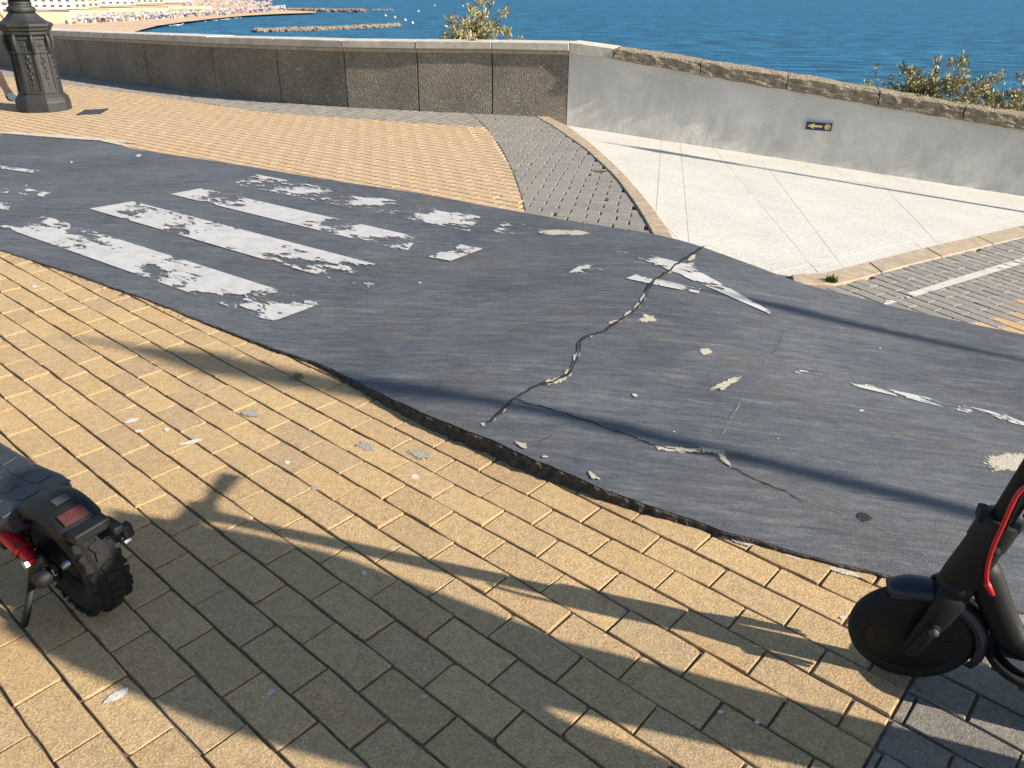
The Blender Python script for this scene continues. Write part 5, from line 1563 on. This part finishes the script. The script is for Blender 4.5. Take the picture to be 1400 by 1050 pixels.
mb = MB(); mb.lathe([(0, 0), (.008, 0), (.008, .012), (0, .014)], 8, Matrix.Translation((.115, .052, WZ2 + .06)) @ YAX); mb.build('bolt', M['steel'], scL)
# deck: kicked-up rear end, rubber mat with a tile pattern
DX = -.085
def deck_profile(x):     # height of the top at x (rear kick)
    return WZ2 + .075 + .030 * max(0, min(1, (x + .28) / .19)) ** 1.5
vs_, fs_ = [], []
xs_ = [DX - .02 * i for i in range(0, 12)] + [-.40, -.55, -.75, -.85]
for x in xs_:
    hwid = .085 * (1 - .25 * max(0, (x + .17) / .085) ** 2 if x > -.17 else 1)
    zt_ = deck_profile(x)
    for y, dz_ in ((-hwid, -.018), (-hwid + .004, -.004), (-hwid + .012, 0), (hwid - .012, 0), (hwid - .004, -.004), (hwid, -.018), (hwid - .005, -.045), (-hwid + .005, -.045)):
        vs_.append((x, y, zt_ + dz_))
for i in range(len(xs_) - 1):
    for k in range(8):
        fs_.append((i * 8 + k, i * 8 + (k + 1) % 8, (i + 1) * 8 + (k + 1) % 8, (i + 1) * 8 + k))
fs_ += [tuple(range(8)), tuple(reversed(range((len(xs_) - 1) * 8, len(xs_) * 8)))]
me = mesh('deck', vs_, fs_)
bm = bmesh.new(); bm.from_mesh(me); bmesh.ops.recalc_face_normals(bm, faces=bm.faces); bm.to_mesh(me); bm.free()
dk = link('deck', me, M['deckrub'], scL)
# raised irregular pads of the deck mat
for i in range(9):
    for j in range(3):
        x = DX - .035 - i * .075 - (.034 if j % 2 else 0); y = -.050 + j * .050
        pts = [(x + dx * .033 + random.uniform(-.006, .006), y + dy * .0215 + random.uniform(-.002, .002)) for dx, dy in ((-1, -.8), (-.1, -1), (1, -.7), (.9, .8), (0, 1), (-1, .9))]
        if area(pts) < 0: pts = pts[::-1]
        vs_ = [(a_, b_2, deck_profile(a_) - .001) for a_, b_2 in pts] + [(x + (a_ - x) * .94, y + (b_2 - y) * .94, deck_profile(a_) + .0014) for a_, b_2 in pts]
        link('mat_pad', mesh('mat_pad', vs_, [tuple(range(6, 12))] + [(k, (k + 1) % 6, 6 + (k + 1) % 6, 6 + k) for k in range(6)]), M['deckrub'], dk)
mb = MB(); mb.box((-.48, 0, WZ2 + .005), (.62, .13, .055)); mb.build('battery_box', M['black'], scL, bevel=.008)
# front of the scooter (beyond the picture edge)
mb = MB(); tyre(mb, WR2 - .004, WW2, True, Matrix.Translation((-1.0, 0, WZ2)) @ YAX); fwh = mb.build('front_wheel', M['rubber'], scL)
mb = MB(); mb.lathe([(.0, -.025), (.084, -.02), (.084, .02), (0, .025)], 30, Matrix.Translation((-1.0, 0, WZ2)) @ YAX); mb.build('rim', M['black'], fwh)
for s_ in (-1, 1):
    mb = MB(); mb.sweep([(-1.0, s_ * .055, WZ2), (-.955, s_ * .05, .34)], [.016, .018], 10); mb.build('fork_leg', M['black'], scL, smooth=True)
mb = MB(); mb.box((-.955, 0, .345), (.05, .13, .03)); mb.build('fork_crown', M['black'], scL, bevel=.006)
mb = MB(); mb.sweep([(-.955, 0, .34), (-.92, 0, .6), (-.85, 0, 1.12)], [.03, .024, .022], 14); mb.build('stem', M['black'], scL, smooth=True)
mb = MB(); mb.sweep([(-.93, 0, .42), (-.86, 0, .28), (-.78, 0, .18)], .03, 12); mb.build('down_tube', M['black'], scL, smooth=True)
handlebar(scL, (-.85, 1.13), M['black'], 0)
# kickstand: pivot plate on the arm, long leg to the ground
bpy.context.view_layer.update()
Kf = scL.matrix_world.inverted() @ hit(33, 858, zt)
Kp = Vector((-.035, -.062, WZ2 + .012))
mb = MB(); mb.sweep([Kp + Vector((.03, .01, .02)), Kp, Kp.lerp(Kf, .35)], [.014, .014, .010], 10, sq=.6); ks = mb.build('kickstand', M['black'], scL, smooth=True)
mb = MB(); mb.sweep([Kp.lerp(Kf, .30), Kp.lerp(Kf, .9), Kf + Vector((0, 0, .006))], [.0075, .007, .008], 10); mb.build('stand_leg', M['plastic'], ks, smooth=True)

# ------------------------------------------------------------------ people
def person(name, M_, J, bones, label, mats, haired=True):
    """J: joint -> (pos, radius); bones: (a, b, material key). One skinned body surface."""
    names = list(J)
    idx = {n: i for i, n in enumerate(names)}
    me = bpy.data.meshes.new(name + '_cage')
    me.from_pydata([J[n][0] for n in names], [(idx[a], idx[b]) for a, b, _ in bones], [])
    tmp = bpy.data.objects.new('tmp', me); col.objects.link(tmp)
    md = tmp.modifiers.new('Skin', 'SKIN'); md.use_smooth_shade = True
    for i, n in enumerate(names):
        r = J[n][1]
        me.skin_vertices[0].data[i].radius = r if hasattr(r, '__len__') else (r, r)
    me.skin_vertices[0].data[idx['pelvis']].use_root = True
    tmp.modifiers.new('Sub', 'SUBSURF').levels = 3
    bpy.context.view_layer.update()
    ev = tmp.evaluated_get(bpy.context.evaluated_depsgraph_get())
    out = bpy.data.meshes.new_from_object(ev)
    bpy.data.objects.remove(tmp)
    keys = sorted({k for _, _, k in bones})
    out.materials.clear()
    for k in keys: out.materials.append(M[k])
    rad = lambda n: J[n][1] if not hasattr(J[n][1], '__len__') else sum(J[n][1]) / 2
    segs = [(Vector(J[a][0]), Vector(J[b][0]), keys.index(k), rad(a), rad(b)) for a, b, k in bones]
    for p in out.polygons:
        c = p.center; best = (9, 0)
        for a, b, k, ra, rb_ in segs:
            ab = b - a; t = max(0, min(1, (c - a).dot(ab) / ab.length_squared)); d = (c - a - ab * t).length - (ra + (rb_ - ra) * t)
            if d < best[0]: best = (d, k)
        if keys[best[1]] in (mats['top'], mats['low']) and abs(c.y) < .26 and c.z < 1.2: best = (0, keys.index(mats['top'] if c.z > .90 else mats['low']))
        p.material_index = best[1]; p.use_smooth = True
    o = bpy.data.objects.new(name, out); col.objects.link(o)
    o.matrix_world = M_
    tag(o, label, 'person')
    if haired:
        hd = Vector(J['crown'][0])
        mb = MB()
        mb.lathe([(.0, .125), (.05, .118), (.085, .09), (.10, .045), (.098, .0), (.085, -.05), (.07, -.07)], 18, Matrix.Translation(hd + Vector((-.012, 0, -.095))) @ Matrix.Scale(1.06, 4, Vector((1, 0, 0))))
        mb.build('hair', M['hair'], o, smooth=True)
    return o
def body_joints(stance):
    """standing adult facing +X; lateral axis Y; stance gives hip/knee/ankle/foot and arm targets"""
    J = {'pelvis': ((0, 0, .95), (.16, .115)), 'waist': ((0, 0, 1.10), (.145, .10)), 'chest': ((0, 0, 1.30), (.175, .115)), 'neck': ((-.01, 0, 1.48), .058), 'jaw': ((.01, 0, 1.56), (.075, .075)), 'crown': ((.005, 0, 1.68), (.088, .095)), 'nose': ((.105, 0, 1.60), .014)}
    B = [('pelvis', 'waist', mt['top']), ('waist', 'chest', mt['top']), ('chest', 'neck', mt['top']), ('neck', 'jaw', 'skin'), ('jaw', 'crown', 'skin'), ('jaw', 'nose', 'skin')]
    for s_, k in ((1, 'l'), (-1, 'r')):
        st = stance[k]
        J['hip' + k] = ((0, s_ * .09, .90), .095); J['mid' + k] = (tuple((Vector((0, s_ * .09, .90)) + Vector(st['knee'])) / 2), .082)
        J['knee' + k] = (st['knee'], .056); J['calf' + k] = (tuple(Vector(st['knee']).lerp(Vector(st['ankle']), .35) + Vector((-.012, 0, 0))), .055)
        J['ankle' + k] = (st['ankle'], .038); J['heel' + k] = (st['heel'], .036); J['toe' + k] = (st['toe'], (.042, .03))
        J['sho' + k] = ((0, s_ * .185, 1.41), .062); J['elb' + k] = (st['elbow'], .042); J['wri' + k] = (st['wrist'], .028)
        w_ = Vector(st['wrist']); d = (w_ - Vector(st['elbow'])).normalized()
        J['palm' + k] = (tuple(w_ + d * .06), (.034, .018))
        B += [('pelvis', 'hip' + k, mt['low']), ('hip' + k, 'mid' + k, mt['low']), ('mid' + k, 'knee' + k, mt['thigh']), ('knee' + k, 'calf' + k, mt['leg']), ('calf' + k, 'ankle' + k, mt['leg']), ('ankle' + k, 'heel' + k, mt['sock']), ('ankle' + k, 'toe' + k, 'white_shoe'), ('chest', 'sho' + k, mt['top']), ('sho' + k, 'elb' + k, mt['top']), ('elb' + k, 'wri' + k, 'skin'), ('wri' + k, 'palm' + k, 'skin')]
        B[-6 + 0] = B[-6]
        side = Vector((1, 0, 0))
        for f in range(5):
            off = (f - 1.5) * .018
            if f == 4:
                a_ = w_ + d * .03 + side * .030; b_2 = a_ + d * .03 + side * .022; L_ = None
            else:
                a_ = w_ + d * .095 + side * off; ln = (.065, .078, .072, .055)[f]
                b_2 = a_ + d * ln * .55 + Vector((0, -s_ * .008, 0))
            J['f%d%s' % (f, k)] = (tuple(a_), .0095); J['g%d%s' % (f, k)] = (tuple(b_2), .0085)
            e_ = b_2 + d * .03 + Vector((0, -s_ * .014, 0))
            J['h%d%s' % (f, k)] = (tuple(e_), .0075)
            B += [('palm' + k, 'f%d%s' % (f, k), 'skin'), ('f%d%s' % (f, k), 'g%d%s' % (f, k), 'skin'), ('g%d%s' % (f, k), 'h%d%s' % (f, k), 'skin')]
    return J, B
mt = dict(top='shirt', low='navy', thigh='navy', leg='skin', sock='sock')
# walker behind the lamp post, stepping towards the right
st = {'r': dict(knee=(.30, -.09, .50), ankle=(.52, -.09, .10), heel=(.49, -.09, .035), toe=(.66, -.09, .04), elbow=(-.10, -.25, 1.14), wrist=(.0, -.27, .93)),
      'l': dict(knee=(.06, .09, .50), ankle=(-.26, .09, .22), heel=(-.31, .09, .16), toe=(-.20, .09, .05), elbow=(.06, .25, 1.14), wrist=(.22, .25, .97))}
J, B = body_joints(st)
foot = hit(21, 143)
fx = Matrix.Rotation(R(-28), 4, 'Z')
base = foot - (fx @ Vector((.58, -.09, 0)))
person('person', Matrix.Translation(base) @ fx, J, B, 'person in navy shorts and white shoes walking behind the lamp post', mt)
# companion standing beside the right scooter, out of the picture; only the shadow shows
mt = dict(top='shirt', low='navy', thigh='navy', leg='navy', sock='sock')
st = {'r': dict(knee=(.03, -.135, .50), ankle=(.0, -.17, .09), heel=(-.04, -.17, .035), toe=(.15, -.18, .035), elbow=(-.02, -.215, 1.13), wrist=(.05, -.20, .88)),
      'l': dict(knee=(.02, .135, .50), ankle=(-.02, .17, .09), heel=(-.06, .17, .035), toe=(.13, .185, .035), elbow=(-.02, .215, 1.13), wrist=(.04, .20, .88))}
J, B = body_joints(st)
for k in 'lr':
    J['hip' + k] = (J['hip' + k][0], .105); J['mid' + k] = (J['mid' + k][0], .092); J['knee' + k] = (J['knee' + k][0], .078); J['calf' + k] = (J['calf' + k][0], .074); J['ankle' + k] = (J['ankle' + k][0], .068); J['elb' + k] = (J['elb' + k][0], .055)
J['waist'] = (J['waist'][0], .165); J['chest'] = (J['chest'][0], .175); J['pelvis'] = (J['pelvis'][0], .17)
e_ = SXY; n_ = Vector((-SXY.y, SXY.x, 0))
P = e_ * 1.25 + n_ * 1.13
person('person', Matrix.Translation((P.x, P.y, zt(P.x, P.y) + .004)) @ Matrix.Rotation(SUN_AZ + math.pi + R(12), 4, 'Z') @ Matrix.Scale(1.09, 4), J, B, 'person in grey shirt standing right of the picture, shadow across the near bricks', mt)
